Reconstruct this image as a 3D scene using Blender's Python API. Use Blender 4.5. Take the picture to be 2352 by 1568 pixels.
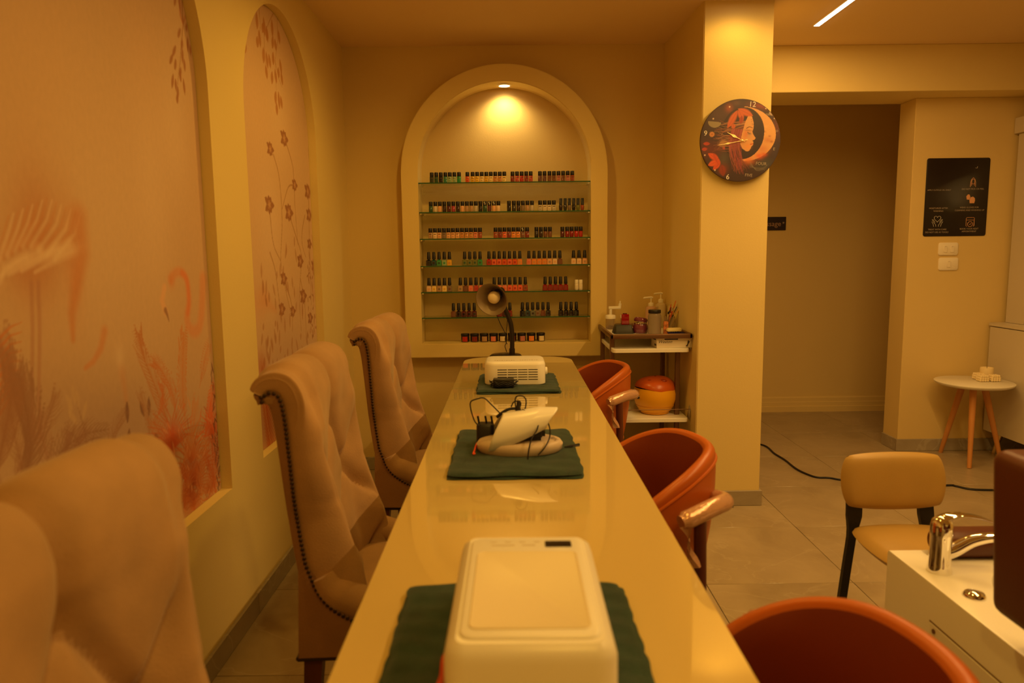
import bpy, bmesh, math, random
import numpy as np
from mathutils import Vector, Matrix
random.seed(4)
PI = math.pi
for o in list(bpy.data.objects): bpy.data.objects.remove(o)
SC = bpy.context.scene
COL = SC.collection

# ------------------------------------------------------------------ camera
F, PITCH, YAW, ROLL, HC = 1642.12, .1232, .0013, .0117, 1.35
def ray(x, y):
    a = (x-1176)/F; b = (784-y)/F
    c, s = math.cos(ROLL), math.sin(ROLL); a, b = a*c+b*s, -a*s+b*c
    Y = math.cos(PITCH)+b*math.sin(PITCH); Z = -math.sin(PITCH)+b*math.cos(PITCH)
    c, s = math.cos(YAW), math.sin(YAW)
    return Vector((a*c+Y*s, -a*s+Y*c, Z))
def at(x, y, **k):
    """world point that the photograph shows at pixel x, y, on the plane X=, Y= or Z= given"""
    d = ray(x, y); (ax, v), = k.items(); i = 'XYZ'.index(ax)
    o = Vector((0, 0, HC)); return o+d*((v-o[i])/d[i])
cd = bpy.data.cameras.new('camera'); cam = bpy.data.objects.new('camera', cd); COL.objects.link(cam)
fw = ray(1176, 784); rt = ray(1176+F, 784)-fw; up = ray(1176, 784-F)-fw
M = Matrix.Identity(4)
for i in range(3): M[i][0] = rt[i]; M[i][1] = up[i]; M[i][2] = -fw[i]
M[2][3] = HC
cam.matrix_world = M
cd.sensor_width = 36; cd.lens = 36*F/2352; cd.clip_start = .02; cd.clip_end = 50
cd.dof.use_dof = True; cd.dof.focus_distance = 4.1; cd.dof.aperture_fstop = 3.2
SC.camera = cam
SC.view_settings.view_transform = 'Standard'; SC.view_settings.look = 'None'
SC.view_settings.gamma = 1; SC.view_settings.use_curve_mapping = False
SC.view_settings.exposure = -0.70

# ------------------------------------------------------------------ world and light
WARM = (1, .56, .085)
WORLD = .68
w = bpy.data.worlds.new('world'); SC.world = w; w.use_nodes = True
w.node_tree.nodes['Background'].inputs[0].default_value = (1, .50, .08, 1)
w.node_tree.nodes['Background'].inputs[1].default_value = WORLD
def lamp(name, kind, loc, power, color=WARM, rot=(0, 0, 0), parent=None, **k):
    d = bpy.data.lights.new(name, kind); d.energy = power; d.color = color
    for a, v in k.items(): setattr(d, a, v)
    o = bpy.data.objects.new(name, d); COL.objects.link(o); o.location = loc; o.rotation_euler = rot
    if parent: o.parent = parent
    return o
CEIL = 2.565
DOWNLIGHTS = [  # x, y, watts, cone (deg), what the label says it is over
    (-.15, 3.05, 6, 168, 'far third of the table, added for back wall'),  # unseen lamp, added to brighten the back wall
    (.25, 1.55, 6, 168, 'middle of the long table'),
    (1.12, 3.50, 1.0, 160, 'pillar with the moon clock'),
    (.25, -.10, 7, 168, 'near end of the long table'),
    (2.10, 1.10, 3, 160, 'pedicure basin'),
]

# ------------------------------------------------------------------ helpers
def mat(name, color, rough=.5, metal=0, coat=0, bump=0, bscale=60, var=0, vscale=8, sheen=0, trans=0, ior=1.45, emit=0, spec=.5, stretch=None):
    m = bpy.data.materials.new(name); m.use_nodes = True
    nt = m.node_tree; b = nt.nodes['Principled BSDF']; N = nt.nodes.new; L = nt.links.new
    b.inputs['Base Color'].default_value = (*color, 1); b.inputs['Roughness'].default_value = rough
    b.inputs['Metallic'].default_value = metal; b.inputs['Coat Weight'].default_value = coat
    b.inputs['Coat Roughness'].default_value = .05
    b.inputs['Sheen Weight'].default_value = sheen; b.inputs['Sheen Roughness'].default_value = .35
    b.inputs['Transmission Weight'].default_value = trans; b.inputs['IOR'].default_value = ior
    b.inputs['Specular IOR Level'].default_value = spec
    if emit:
        b.inputs['Emission Color'].default_value = (*color, 1); b.inputs['Emission Strength'].default_value = emit
    if bump or var:
        tc = N('ShaderNodeTexCoord'); mp = N('ShaderNodeMapping'); L(tc.outputs['Object'], mp.inputs[0])
        if stretch: mp.inputs['Scale'].default_value = stretch
    if var:
        n = N('ShaderNodeTexNoise'); n.inputs['Scale'].default_value = vscale; n.inputs['Detail'].default_value = 5
        L(mp.outputs[0], n.inputs[0])
        r = N('ShaderNodeValToRGB'); r.color_ramp.elements[0].position = .3; r.color_ramp.elements[1].position = .7
        r.color_ramp.elements[0].color = (*[c*(1-var) for c in color], 1)
        r.color_ramp.elements[1].color = (*[min(1, c*(1+var)) for c in color], 1)
        L(n.outputs[0], r.inputs[0]); L(r.outputs[0], b.inputs['Base Color'])
    if bump:
        n = N('ShaderNodeTexNoise'); n.inputs['Scale'].default_value = bscale; n.inputs['Detail'].default_value = 6
        L(mp.outputs[0], n.inputs[0])
        u = N('ShaderNodeBump'); u.inputs['Strength'].default_value = bump; u.inputs['Distance'].default_value = .004
        L(n.outputs[0], u.inputs['Height']); L(u.outputs[0], b.inputs['Normal'])
    return m
def attr_mat(name, rough=.7):
    m = bpy.data.materials.new(name); m.use_nodes = True; nt = m.node_tree; b = nt.nodes['Principled BSDF']
    a = nt.nodes.new('ShaderNodeAttribute'); a.attribute_name = 'print'
    n = nt.nodes.new('ShaderNodeTexNoise'); n.inputs['Scale'].default_value = 90
    mx = nt.nodes.new('ShaderNodeMix'); mx.data_type = 'RGBA'; mx.blend_type = 'MULTIPLY'; mx.inputs[0].default_value = .12
    nt.links.new(a.outputs['Color'], mx.inputs[6]); nt.links.new(n.outputs[0], mx.inputs[7])
    nt.links.new(mx.outputs[2], b.inputs['Base Color']); b.inputs['Roughness'].default_value = rough
    return m
def stone_mat(name, c1, c2, vein, rough):
    m = bpy.data.materials.new(name); m.use_nodes = True; nt = m.node_tree; b = nt.nodes['Principled BSDF']
    N = nt.nodes.new; L = nt.links.new
    g = N('ShaderNodeNewGeometry'); oi = N('ShaderNodeObjectInfo')
    ad = N('ShaderNodeVectorMath'); ad.operation = 'MULTIPLY_ADD'; ad.inputs[1].default_value = (7, 7, 7)
    cb = N('ShaderNodeCombineXYZ'); L(oi.outputs['Random'], cb.inputs[0]); L(oi.outputs['Random'], cb.inputs[1])
    L(cb.outputs[0], ad.inputs[0]); L(g.outputs['Position'], ad.inputs[2])
    n = N('ShaderNodeTexNoise'); n.inputs['Scale'].default_value = 3.2; n.inputs['Detail'].default_value = 9; n.inputs['Roughness'].default_value = .62; n.inputs['Distortion'].default_value = .8
    L(ad.outputs[0], n.inputs[0])
    r = N('ShaderNodeValToRGB'); r.color_ramp.elements[0].position = .32; r.color_ramp.elements[1].position = .68
    r.color_ramp.elements[0].color = (*c1, 1); r.color_ramp.elements[1].color = (*c2, 1); L(n.outputs[0], r.inputs[0])
    v = N('ShaderNodeTexNoise'); v.inputs['Scale'].default_value = 1.7; v.inputs['Detail'].default_value = 6; v.inputs['Distortion'].default_value = 1.6
    L(ad.outputs[0], v.inputs[0])
    s = N('ShaderNodeMath'); s.operation = 'SUBTRACT'; s.inputs[1].default_value = .5; L(v.outputs[0], s.inputs[0])
    a = N('ShaderNodeMath'); a.operation = 'ABSOLUTE'; L(s.outputs[0], a.inputs[0])
    q = N('ShaderNodeMapRange'); q.inputs[1].default_value = 0; q.inputs[2].default_value = .012; q.inputs[3].default_value = .35; q.inputs[4].default_value = 0
    L(a.outputs[0], q.inputs[0])
    mx = N('ShaderNodeMix'); mx.data_type = 'RGBA'; L(q.outputs[0], mx.inputs[0]); L(r.outputs[0], mx.inputs[6]); mx.inputs[7].default_value = (*vein, 1)
    L(mx.outputs[2], b.inputs['Base Color']); b.inputs['Roughness'].default_value = rough
    u = N('ShaderNodeBump'); u.inputs['Strength'].default_value = .15; u.inputs['Distance'].default_value = .003
    L(n.outputs[0], u.inputs['Height']); L(u.outputs[0], b.inputs['Normal'])
    return m

def link_mesh(name, bm, m, parent=None, smooth=True, loc=None):
    bmesh.ops.recalc_face_normals(bm, faces=bm.faces)
    me = bpy.data.meshes.new(name); bm.to_mesh(me); bm.free()
    if smooth:
        me.polygons.foreach_set('use_smooth', [True]*len(me.polygons))
        try: me.set_sharp_from_angle(angle=math.radians(42))
        except Exception: pass
    if m: me.materials.append(m)
    o = bpy.data.objects.new(name, me); COL.objects.link(o)
    if parent: o.parent = parent
    if loc: o.location = loc
    return o
def tag(o, label=None, cat=None, group=None, kind=None):
    if label: o['label'] = label
    if cat: o['category'] = cat
    if group: o['group'] = group
    if kind: o['kind'] = kind
    return o
def thing(name, label, cat, loc=(0, 0, 0), rz=0, group=None):
    o = bpy.data.objects.new(name, None); COL.objects.link(o); o.location = loc; o.rotation_euler = (0, 0, rz)
    o.empty_display_size = .05
    return tag(o, label, cat, group)
def struct(name, bm, m, smooth=True, label=None):
    o = link_mesh(name, bm, m, smooth=smooth); o['kind'] = 'structure'
    if label: o['label'] = label
    return o
def copy_thing(src, label, loc, rz=None, group=None):
    r = src.copy(); COL.objects.link(r); r.location = loc
    if rz is not None: r.rotation_euler = (0, 0, rz)
    r['label'] = label
    if group: r['group'] = group
    for ch in list(src.children):
        c = ch.copy(); COL.objects.link(c); c.parent = r
        for g in ch.children:
            d = g.copy(); COL.objects.link(d); d.parent = c
    return r
def box(bm, lo, hi, bevel=0, seg=2, mtx=None):
    lo, hi = Vector(lo), Vector(hi); c = (lo+hi)/2; s = hi-lo
    r = bmesh.ops.create_cube(bm, size=1, matrix=Matrix.Translation(c) @ Matrix.Diagonal((*s, 1)))
    vs = r['verts']
    if bevel:
        es = list({e for v in vs for e in v.link_edges})
        rb = bmesh.ops.bevel(bm, geom=es, offset=bevel, segments=seg, profile=.5, affect='EDGES')
        vs = list({v for f in rb['faces'] for v in f.verts} | {v for v in vs if v.is_valid})
    if mtx is not None: bmesh.ops.transform(bm, matrix=mtx, verts=[v for v in vs if v.is_valid])
    return vs
def lathe(bm, prof, n=24, c=(0, 0, 0), mtx=None, a0=0, a1=2*PI):
    """prof: list of (r, z). closed revolution unless a0/a1 given"""
    full = abs(a1-a0-2*PI) < 1e-6; k = n if full else n+1
    rings = []; mt = mtx if mtx is not None else Matrix.Identity(4)
    for r, z in prof:
        if r < 1e-6: rings.append([bm.verts.new(mt @ Vector((c[0], c[1], c[2]+z)))])
        else: rings.append([bm.verts.new(mt @ Vector((c[0]+r*math.cos(a0+(a1-a0)*i/n), c[1]+r*math.sin(a0+(a1-a0)*i/n), c[2]+z))) for i in range(k)])
    for A, B in zip(rings, rings[1:]):
        m_ = n
        for i in range(m_):
            j = (i+1) % k
            if len(A) == 1 and len(B) == 1: continue
            if len(A) == 1: bm.faces.new((A[0], B[i], B[j]))
            elif len(B) == 1: bm.faces.new((A[i], A[j], B[0]))
            else: bm.faces.new((A[i], A[j], B[j], B[i]))
def grid(bm, P, close_u=False, close_v=False):
    V = [[bm.verts.new(p) for p in row] for row in P]
    nu, nv = len(V), len(V[0])
    for i in range(nu if close_u else nu-1):
        for j in range(nv if close_v else nv-1):
            a, b, c, d = V[i][j], V[(i+1) % nu][j], V[(i+1) % nu][(j+1) % nv], V[i][(j+1) % nv]
            try: bm.faces.new((a, b, c, d))
            except ValueError: pass
    return V
def catmull(pts, n=8, closed=False):
    P = [Vector(p) for p in pts]; out = []; k = len(P)
    for i in range(k if closed else k-1):
        p0 = P[(i-1) % k] if closed or i > 0 else P[0]*2-P[1]
        p1 = P[i]; p2 = P[(i+1) % k]
        p3 = P[(i+2) % k] if closed or i+2 < k else P[-1]*2-P[-2]
        for j in range(n):
            t = j/n
            out.append(.5*((2*p1)+(p2-p0)*t+(2*p0-5*p1+4*p2-p3)*t*t+(3*p1-p0-3*p2+p3)*t**3))
    if not closed: out.append(P[-1].copy())
    return out
def tube(bm, pts, r, n=8, cap=True, flat=None):
    """r: number or list; flat: (a,b) scale of the section along two axes"""
    P = [Vector(p) for p in pts]; k = len(P); R = r if isinstance(r, (list, tuple)) else [r]*k
    T = [(P[min(i+1, k-1)]-P[max(i-1, 0)]).normalized() for i in range(k)]
    u = T[0].orthogonal().normalized(); rings = []
    for i in range(k):
        u = (u-T[i]*u.dot(T[i])).normalized(); v = T[i].cross(u)
        rings.append([bm.verts.new(P[i]+(u*math.cos(2*PI*j/n)+v*math.sin(2*PI*j/n))*R[i]) for j in range(n)])
    for A, B in zip(rings, rings[1:]):
        for j in range(n): bm.faces.new((A[j], A[(j+1) % n], B[(j+1) % n], B[j]))
    if cap: bm.faces.new(rings[0][::-1]); bm.faces.new(rings[-1])
def rrect(w, h, r, n=6):
    out = []
    for cx, cy, a in ((w/2-r, h/2-r, 0), (-w/2+r, h/2-r, PI/2), (-w/2+r, -h/2+r, PI), (w/2-r, -h/2+r, 1.5*PI)):
        for i in range(n+1): out.append((cx+r*math.cos(a+PI/2*i/n), cy+r*math.sin(a+PI/2*i/n)))
    return out
def prism_rr(bm, w, d, r, zs, c=(0, 0), n=6, mtx=None):
    """rounded rectangle stack: zs = list of (z, inset)"""
    mt = mtx if mtx is not None else Matrix.Identity(4); rings = []
    for z, ins in zs:
        rings.append([bm.verts.new(mt @ Vector((c[0]+x, c[1]+y, z))) for x, y in rrect(w-2*ins, d-2*ins, max(r-ins, .0015), n)])
    for A, B in zip(rings, rings[1:]):
        for j in range(len(A)): bm.faces.new((A[j], A[(j+1) % len(A)], B[(j+1) % len(A)], B[j]))
    bm.faces.new(rings[0][::-1]); bm.faces.new(rings[-1])
def text(name, body, size, mtx, m, parent=None, extr=.0004, align='CENTER', shear=0, font_space=1):
    c = bpy.data.curves.new(name, 'FONT'); c.body = body; c.size = size; c.align_x = align; c.align_y = 'CENTER'
    c.extrude = extr; c.shear = shear; c.space_character = font_space; c.resolution_u = 3
    o = bpy.data.objects.new(name, c); COL.objects.link(o)
    dg = bpy.context.evaluated_depsgraph_get(); me = bpy.data.meshes.new_from_object(o.evaluated_get(dg))
    bpy.data.objects.remove(o); bpy.data.curves.remove(c)
    me.transform(mtx); me.materials.clear(); me.materials.append(m)
    q = bpy.data.objects.new(name, me); COL.objects.link(q)
    if parent: q.parent = parent
    return q
FACE_CAM = Matrix.Rotation(PI/2, 4, 'X')      # text lying in XY -> standing, read from -Y

# ------------------------------------------------------------------ materials
WALL = mat('wall_paint', (.76, .60, .25), .75, bump=.12, bscale=180, var=.025, vscale=1.4)
WALL_DIM = mat('wall_paint_dim', (.72, .545, .23), .8, bump=.12, bscale=180, var=.025, vscale=1.4)  # same wall paint, with the redder tone of the dim walls put in
CEILM = mat('ceiling_paint', (.80, .60, .33), .85, bump=.06, bscale=120)
FLOORM = stone_mat('floor_stone', (.31, .235, .145), (.41, .32, .205), (.50, .41, .29), .30)
SKIRT = stone_mat('skirting_stone', (.30, .245, .18), (.40, .34, .26), (.60, .55, .46), .35)
GROUT = mat('grout', (.29, .22, .14), .9)
CABM = mat('cabinet_lacquer', (.60, .53, .42), .3)
WHITEP = mat('white_plastic', (.86, .83, .78), .32, spec=.5)
WHITEL = mat('white_lacquer', (.82, .78, .70), .25)
TABLEM = mat('cream_glass_top', (.70, .54, .22), .03, coat=1, spec=1, ior=1.7)
TABLEB = mat('table_body', (.62, .52, .34), .4)
TOWEL = mat('green_towelling', (.010, .042, .030), .95, bump=.9, bscale=420, var=.25, vscale=30, sheen=.25)
BLACKP = mat('black_plastic', (.012, .010, .010), .35)
BLACKR = mat('black_rubber_cable', (.012, .010, .012), .5)
CHROME = mat('chrome', (.85, .83, .80), .06, metal=1)
BRONZE = mat('bronze_metal', (.20, .11, .06), .35, metal=.6)
BRASS = mat('brass', (.9, .68, .32), .25, metal=1)
VELVET = mat('taupe_velvet', (.42, .25, .125), .85, bump=.25, bscale=260, var=.16, vscale=7, sheen=.22)
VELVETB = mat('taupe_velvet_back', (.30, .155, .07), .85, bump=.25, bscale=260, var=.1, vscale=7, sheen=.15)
NAILM = mat('dark_nailhead', (.05, .03, .02), .35, metal=.7)
DWOOD = mat('dark_stained_wood', (.10, .025, .012), .35, var=.3, vscale=6, stretch=(1, 1, .2))
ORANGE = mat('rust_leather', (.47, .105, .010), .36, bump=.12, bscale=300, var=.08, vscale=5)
ORANGE_SHADE = mat('rust_leather_shade', (.22, .032, .004), .42, bump=.12, bscale=300)  # darker copy of the rust leather; shade inside the shell put into colour
BEIGEL = mat('ochre_leather', (.42, .26, .07), .42, bump=.12, bscale=300, var=.05)
BROWNL = mat('brown_leather', (.095, .022, .008), .36, bump=.15, bscale=260)
OAK = mat('beech_wood', (.55, .24, .07), .4, var=.2, vscale=5, stretch=(1, 1, .15))
WRAP = mat('plastic_film', (.62, .36, .24), .16, bump=.8, bscale=38, spec=.9, metal=.3)
FILM = mat('clear_film', (.95, .9, .85), .12, trans=1, ior=1.3, bump=.8, bscale=60)
PRINTM = attr_mat('printed_mural'); PRINTC = attr_mat('printed_clock', .4)
GLASSG = mat('shelf_glass', (.80, .93, .84), .02, trans=1, ior=1.45)
GLASSE = mat('shelf_glass_edge', (.03, .13, .05), .15, trans=.2)
WHITEINK = mat('light_ink', (.8, .75, .68), .5); GREYINK = mat('grey_ink', (.42, .34, .27), .6); ROSEINK = mat('rose_gold_ink', (.8, .42, .22), .35, metal=.3)
CREAMW = mat('cream_wax', (.85, .70, .42), .45)

# ------------------------------------------------------------------ room shell
WX, D = -.98, 4.40
def arch_half(s, c, R, zs):          # arch height at station s
    return zs+math.sqrt(max(0, R*R-(s-c)**2))
def arch_wall(name, fixed, s0, s1, z0, z1, niches, depth, axis, m, back_m=None):
    """wall with round-headed niches. axis 'X': wall plane X=fixed, s is Y, niches go to -X. axis 'Y': plane Y=fixed, niches go to +Y"""
    bm = bmesh.new()
    sg = -1 if axis == 'X' else 1
    def P(s, z, d=0): return Vector((fixed+sg*d, s, z)) if axis == 'X' else Vector((s, fixed+sg*d, z))
    def quad(*p): bm.faces.new([bm.verts.new(q) for q in p])
    cur = s0
    for (c, R, zb, zs) in niches:
        quad(P(cur, z0), P(c-R, z0), P(c-R, z1), P(cur, z1))
        S = [c-R*math.cos(PI*i/96) for i in range(97)]
        for a, b in zip(S, S[1:]):
            quad(P(a, z0), P(b, z0), P(b, zb), P(a, zb))
            ha, hb = arch_half(a, c, R, zs), arch_half(b, c, R, zs)
            quad(P(a, ha), P(b, hb), P(b, z1), P(a, z1))
            quad(P(a, ha), P(b, hb), P(b, hb, depth), P(a, ha, depth))
            quad(P(a, zb), P(b, zb), P(b, zb, depth), P(a, zb, depth))
            quad(P(a, zb, depth), P(b, zb, depth), P(b, hb, depth), P(a, ha, depth))
        for s in (c-R, c+R): quad(P(s, zb), P(s, zs), P(s, zs, depth), P(s, zb, depth))
        cur = c+R
    quad(P(cur, z0), P(s1, z0), P(s1, z1), P(cur, z1))
    bmesh.ops.remove_doubles(bm, verts=bm.verts, dist=1e-5)
    return struct(name, bm, m, smooth=False)
ND = .042
arch_wall('wall_left', WX, -2.5, D, 0, CEIL, [(1.80, .62, .545, 1.88), (3.235, .495, .56, 1.905)], ND, 'X', WALL)
NX0, NR, NRo, NB, NBo, NS, FRONT = -.028, .508, .606, .811, .726, 1.827, 4.28
arch_wall('wall_back', D, WX, .93, 0, CEIL, [(NX0, NR, NB, NS)], .065, 'Y', WALL_DIM)
# raised arched surround of the back niche
bm = bmesh.new()
n = 48
def ring(R, zb, y):
    pts = [Vector((NX0-R, y, zb))]+[Vector((NX0-R*math.cos(PI*i/n), y, NS+R*math.sin(PI*i/n))) for i in range(n+1)]+[Vector((NX0+R, y, zb))]
    return [bm.verts.new(p) for p in pts]
A = ring(NRo, NBo, D); B = ring(NRo, NBo, FRONT); C_ = ring(NR, NB, FRONT); E_ = ring(NR, NB, D+.001)
for U, V in ((A, B), (B, C_), (C_, E_)):
    for i in range(len(U)): bm.faces.new((U[i], U[(i+1) % len(U)], V[(i+1) % len(U)], V[i]))
es = [e for e in bm.edges if all(v in set(B) for v in e.verts) or all(v in set(C_) for v in e.verts)]
bmesh.ops.bevel(bm, geom=es, offset=.004, segments=2, affect='EDGES')
tr = struct('trim_1', bm, WALL, label='raised plaster arch surround of the polish niche on the back wall')

bm = bmesh.new(); box(bm, (WX-.1, -2.6, CEIL), (3.7, 6.1, CEIL+.08)); struct('ceiling', bm, CEILM, smooth=False)
bm = bmesh.new(); box(bm, (WX-.1, -2.6, -.1), (3.7, 6.1, -.006)); floor = struct('floor', bm, GROUT, smooth=False)
tile_mesh = {}
def tile(x0, x1, y0, y1):
    k = (round(x1-x0, 3), round(y1-y0, 3))
    if k not in tile_mesh:
        bm = bmesh.new(); box(bm, (-k[0]/2, -k[1]/2, -.008), (k[0]/2, k[1]/2, 0), .0015, 1)
        o = link_mesh('tile', bm, FLOORM, floor); tile_mesh[k] = o.data
    else:
        o = bpy.data.objects.new('tile', tile_mesh[k]); COL.objects.link(o); o.parent = floor
    o.location = ((x0+x1)/2, (y0+y1)/2, 0)
xs = [WX]+[-.415+.6*i for i in range(7)]+[3.55]; ys = [-2.5]+[-2.03+.6*i for i in range(14)]+[5.9]
for a, b in zip(xs, xs[1:]):
    for c, d in zip(ys, ys[1:]): tile(a+.0008, b-.0008, c+.0008, d-.0008)

# alcove wall and pillar (one masonry block with the alcove side slightly out of square)
bm = bmesh.new()
pts = [(.925, D+.05), (.968, 3.68), (1.3125, 3.68), (1.3125, 4.86), (.925, 4.86)]
lo = [bm.verts.new((x, y, 0)) for x, y in pts]; hi = [bm.verts.new((x, y, CEIL)) for x, y in pts]
for i in range(5): bm.faces.new((lo[i], lo[(i+1) % 5], hi[(i+1) % 5], hi[i]))
bmesh.ops.bevel(bm, geom=[e for e in bm.edges if abs(e.verts[0].co.z-e.verts[1].co.z) > 1], offset=.004, segments=2, affect='EDGES')
struct('wall_pillar', bm, WALL)
# header beam over the corridor opening
bm = bmesh.new(); box(bm, (1.31, 4.47, 2.293), (3.56, 4.86, CEIL), .003, 1); struct('wall_header', bm, WALL, smooth=False)
# wall with the poster
bm = bmesh.new(); box(bm, (2.585, 4.674, 0), (3.56, 4.862, 2.293), .003, 1); struct('wall_poster', bm, WALL_DIM, smooth=False)
# corridor
bm = bmesh.new(); box(bm, (1.3, 5.9, 0), (3.7, 6.0, CEIL)); struct('wall_corridor', bm, WALL_DIM, smooth=False)
bm = bmesh.new(); box(bm, (1.21, 4.86, 0), (1.31, 5.9, CEIL)); struct('wall_corridor_left', bm, WALL_DIM, smooth=False)
bm = bmesh.new(); box(bm, (3.60, -2.5, 0), (3.70, 6.0, CEIL)); struct('wall_right', bm, WALL_DIM, smooth=False)
bm = bmesh.new(); box(bm, (1.313, 4.862, 2.49), (3.6, 5.9, 2.56)); struct('ceiling_corridor', bm, CEILM, smooth=False)
# corridor moulded skirting
bm = bmesh.new()
pr = [(0, 0), (-.03, 0), (-.03, .045), (-.02, .05), (-.02, .08), (-.012, .085), (-.012, .115), (-.006, .125), (0, .125)]
V = [[bm.verts.new((x, 5.9+a, b)) for a, b in pr] for x in (1.32, 3.59)]
for i in range(len(pr)-1): bm.faces.new((V[0][i], V[1][i], V[1][i+1], V[0][i+1]))
struct('baseboard_corridor', bm, WALL_DIM, smooth=False)

def skirting(name, runs):
    """runs of ((x0,y0),(x1,y1)); each run is cut into stone pieces"""
    root = None
    for (a, b) in runs:
        a, b = Vector((*a, 0)), Vector((*b, 0)); L = (b-a).length; k = max(1, round(L/.6)); u = (b-a)/L; nrm = Vector((u.y, -u.x, 0))
        if root is None:
            bm = bmesh.new(); q = a+nrm*.004
            for p, r_ in ((a, b),):
                vs = [bm.verts.new(v) for v in (p, r_, r_+Vector((0, 0, .08)), p+Vector((0, 0, .08)))]; bm.faces.new(vs)
            root = struct(name, bm, GROUT, smooth=False)
        for i in range(k):
            p, r_ = a+u*(L*i/k+.001), a+u*(L*(i+1)/k-.001)
            bm = bmesh.new(); m_ = Matrix(((u.x, nrm.x, 0, p.x), (u.y, nrm.y, 0, p.y), (0, 0, 1, 0), (0, 0, 0, 1)))
            box(bm, (0, 0, .001), ((r_-p).length, .012, .082), .0015, 1, m_)
            link_mesh('tile', bm, SKIRT, root, smooth=False)
skirting('baseboard_left', [((WX, -2.3), (WX, D))])
skirting('baseboard_back', [((WX+.013, D), (.92, D))])
skirting('baseboard_pillar', [((.955, 3.68), (1.3255, 3.68)), ((1.3125, 3.68), (1.3125, 4.85)), ((.93, D-.01), (.965, 3.68))])
skirting('baseboard_poster', [((2.572, 4.674), (3.55, 4.674)), ((2.585, 4.86), (2.585, 4.674))])

# ------------------------------------------------------------------ ceiling lights
def downlight(x, y, z, power, cone, label, r=.045, tilt=0, blend=.6, color=WARM):
    t = thing('downlight', label, 'ceiling light', (x, y, z), group=None)
    bm = bmesh.new(); lathe(bm, [(r*1.35, 0), (r*1.35, -.004), (r*1.05, -.007), (r, -.004), (r, .0), (r*1.35, 0)], 28)
    link_mesh('trim_ring', bm, WHITEP, t)
    bm = bmesh.new(); lathe(bm, [(r*.98, -.003), (r*.6, -.0035), (0, -.004)], 28)
    link_mesh('diffuser', bm, mat('lit_diffuser', (1, .82, .5), .5, emit=14), t)
    lamp('spot', 'SPOT', (0, 0, -.02), power*8, color=color, parent=t, rot=(tilt, 0, 0), spot_size=math.radians(cone), spot_blend=blend, shadow_soft_size=r)
for x, y, p, c, l in DOWNLIGHTS: downlight(x, y, CEIL, p, c, 'round recessed ceiling downlight above the '+l)
downlight(-.022, 4.375, NS+NR-.001, 1.7, 135, 'small glowing downlight at the top of the arched polish niche', .032, .22, .85, (1, .69, .26))
# LED strip in the right-hand ceiling
t = thing('led_strip_light', 'thin glowing white line light set in the right-hand ceiling', 'ceiling light', (1.69, 2.4, CEIL))
bm = bmesh.new(); box(bm, (-.020, -1.69, -.004), (.020, 1.69, .0)); link_mesh('channel', bm, WHITEP, t, smooth=False)
bm = bmesh.new(); box(bm, (-.0135, -1.685, -.006), (.0135, 1.685, -.0035)); link_mesh('diffuser', bm, mat('led_diffuser', (1, .86, .62), .5, emit=14), t, smooth=False)
lamp('strip_glow', 'AREA', (0, 0, -.012), 80, color=(1, .57, .15), parent=t, shape='RECTANGLE', size=.027, size_y=3.37)

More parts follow.
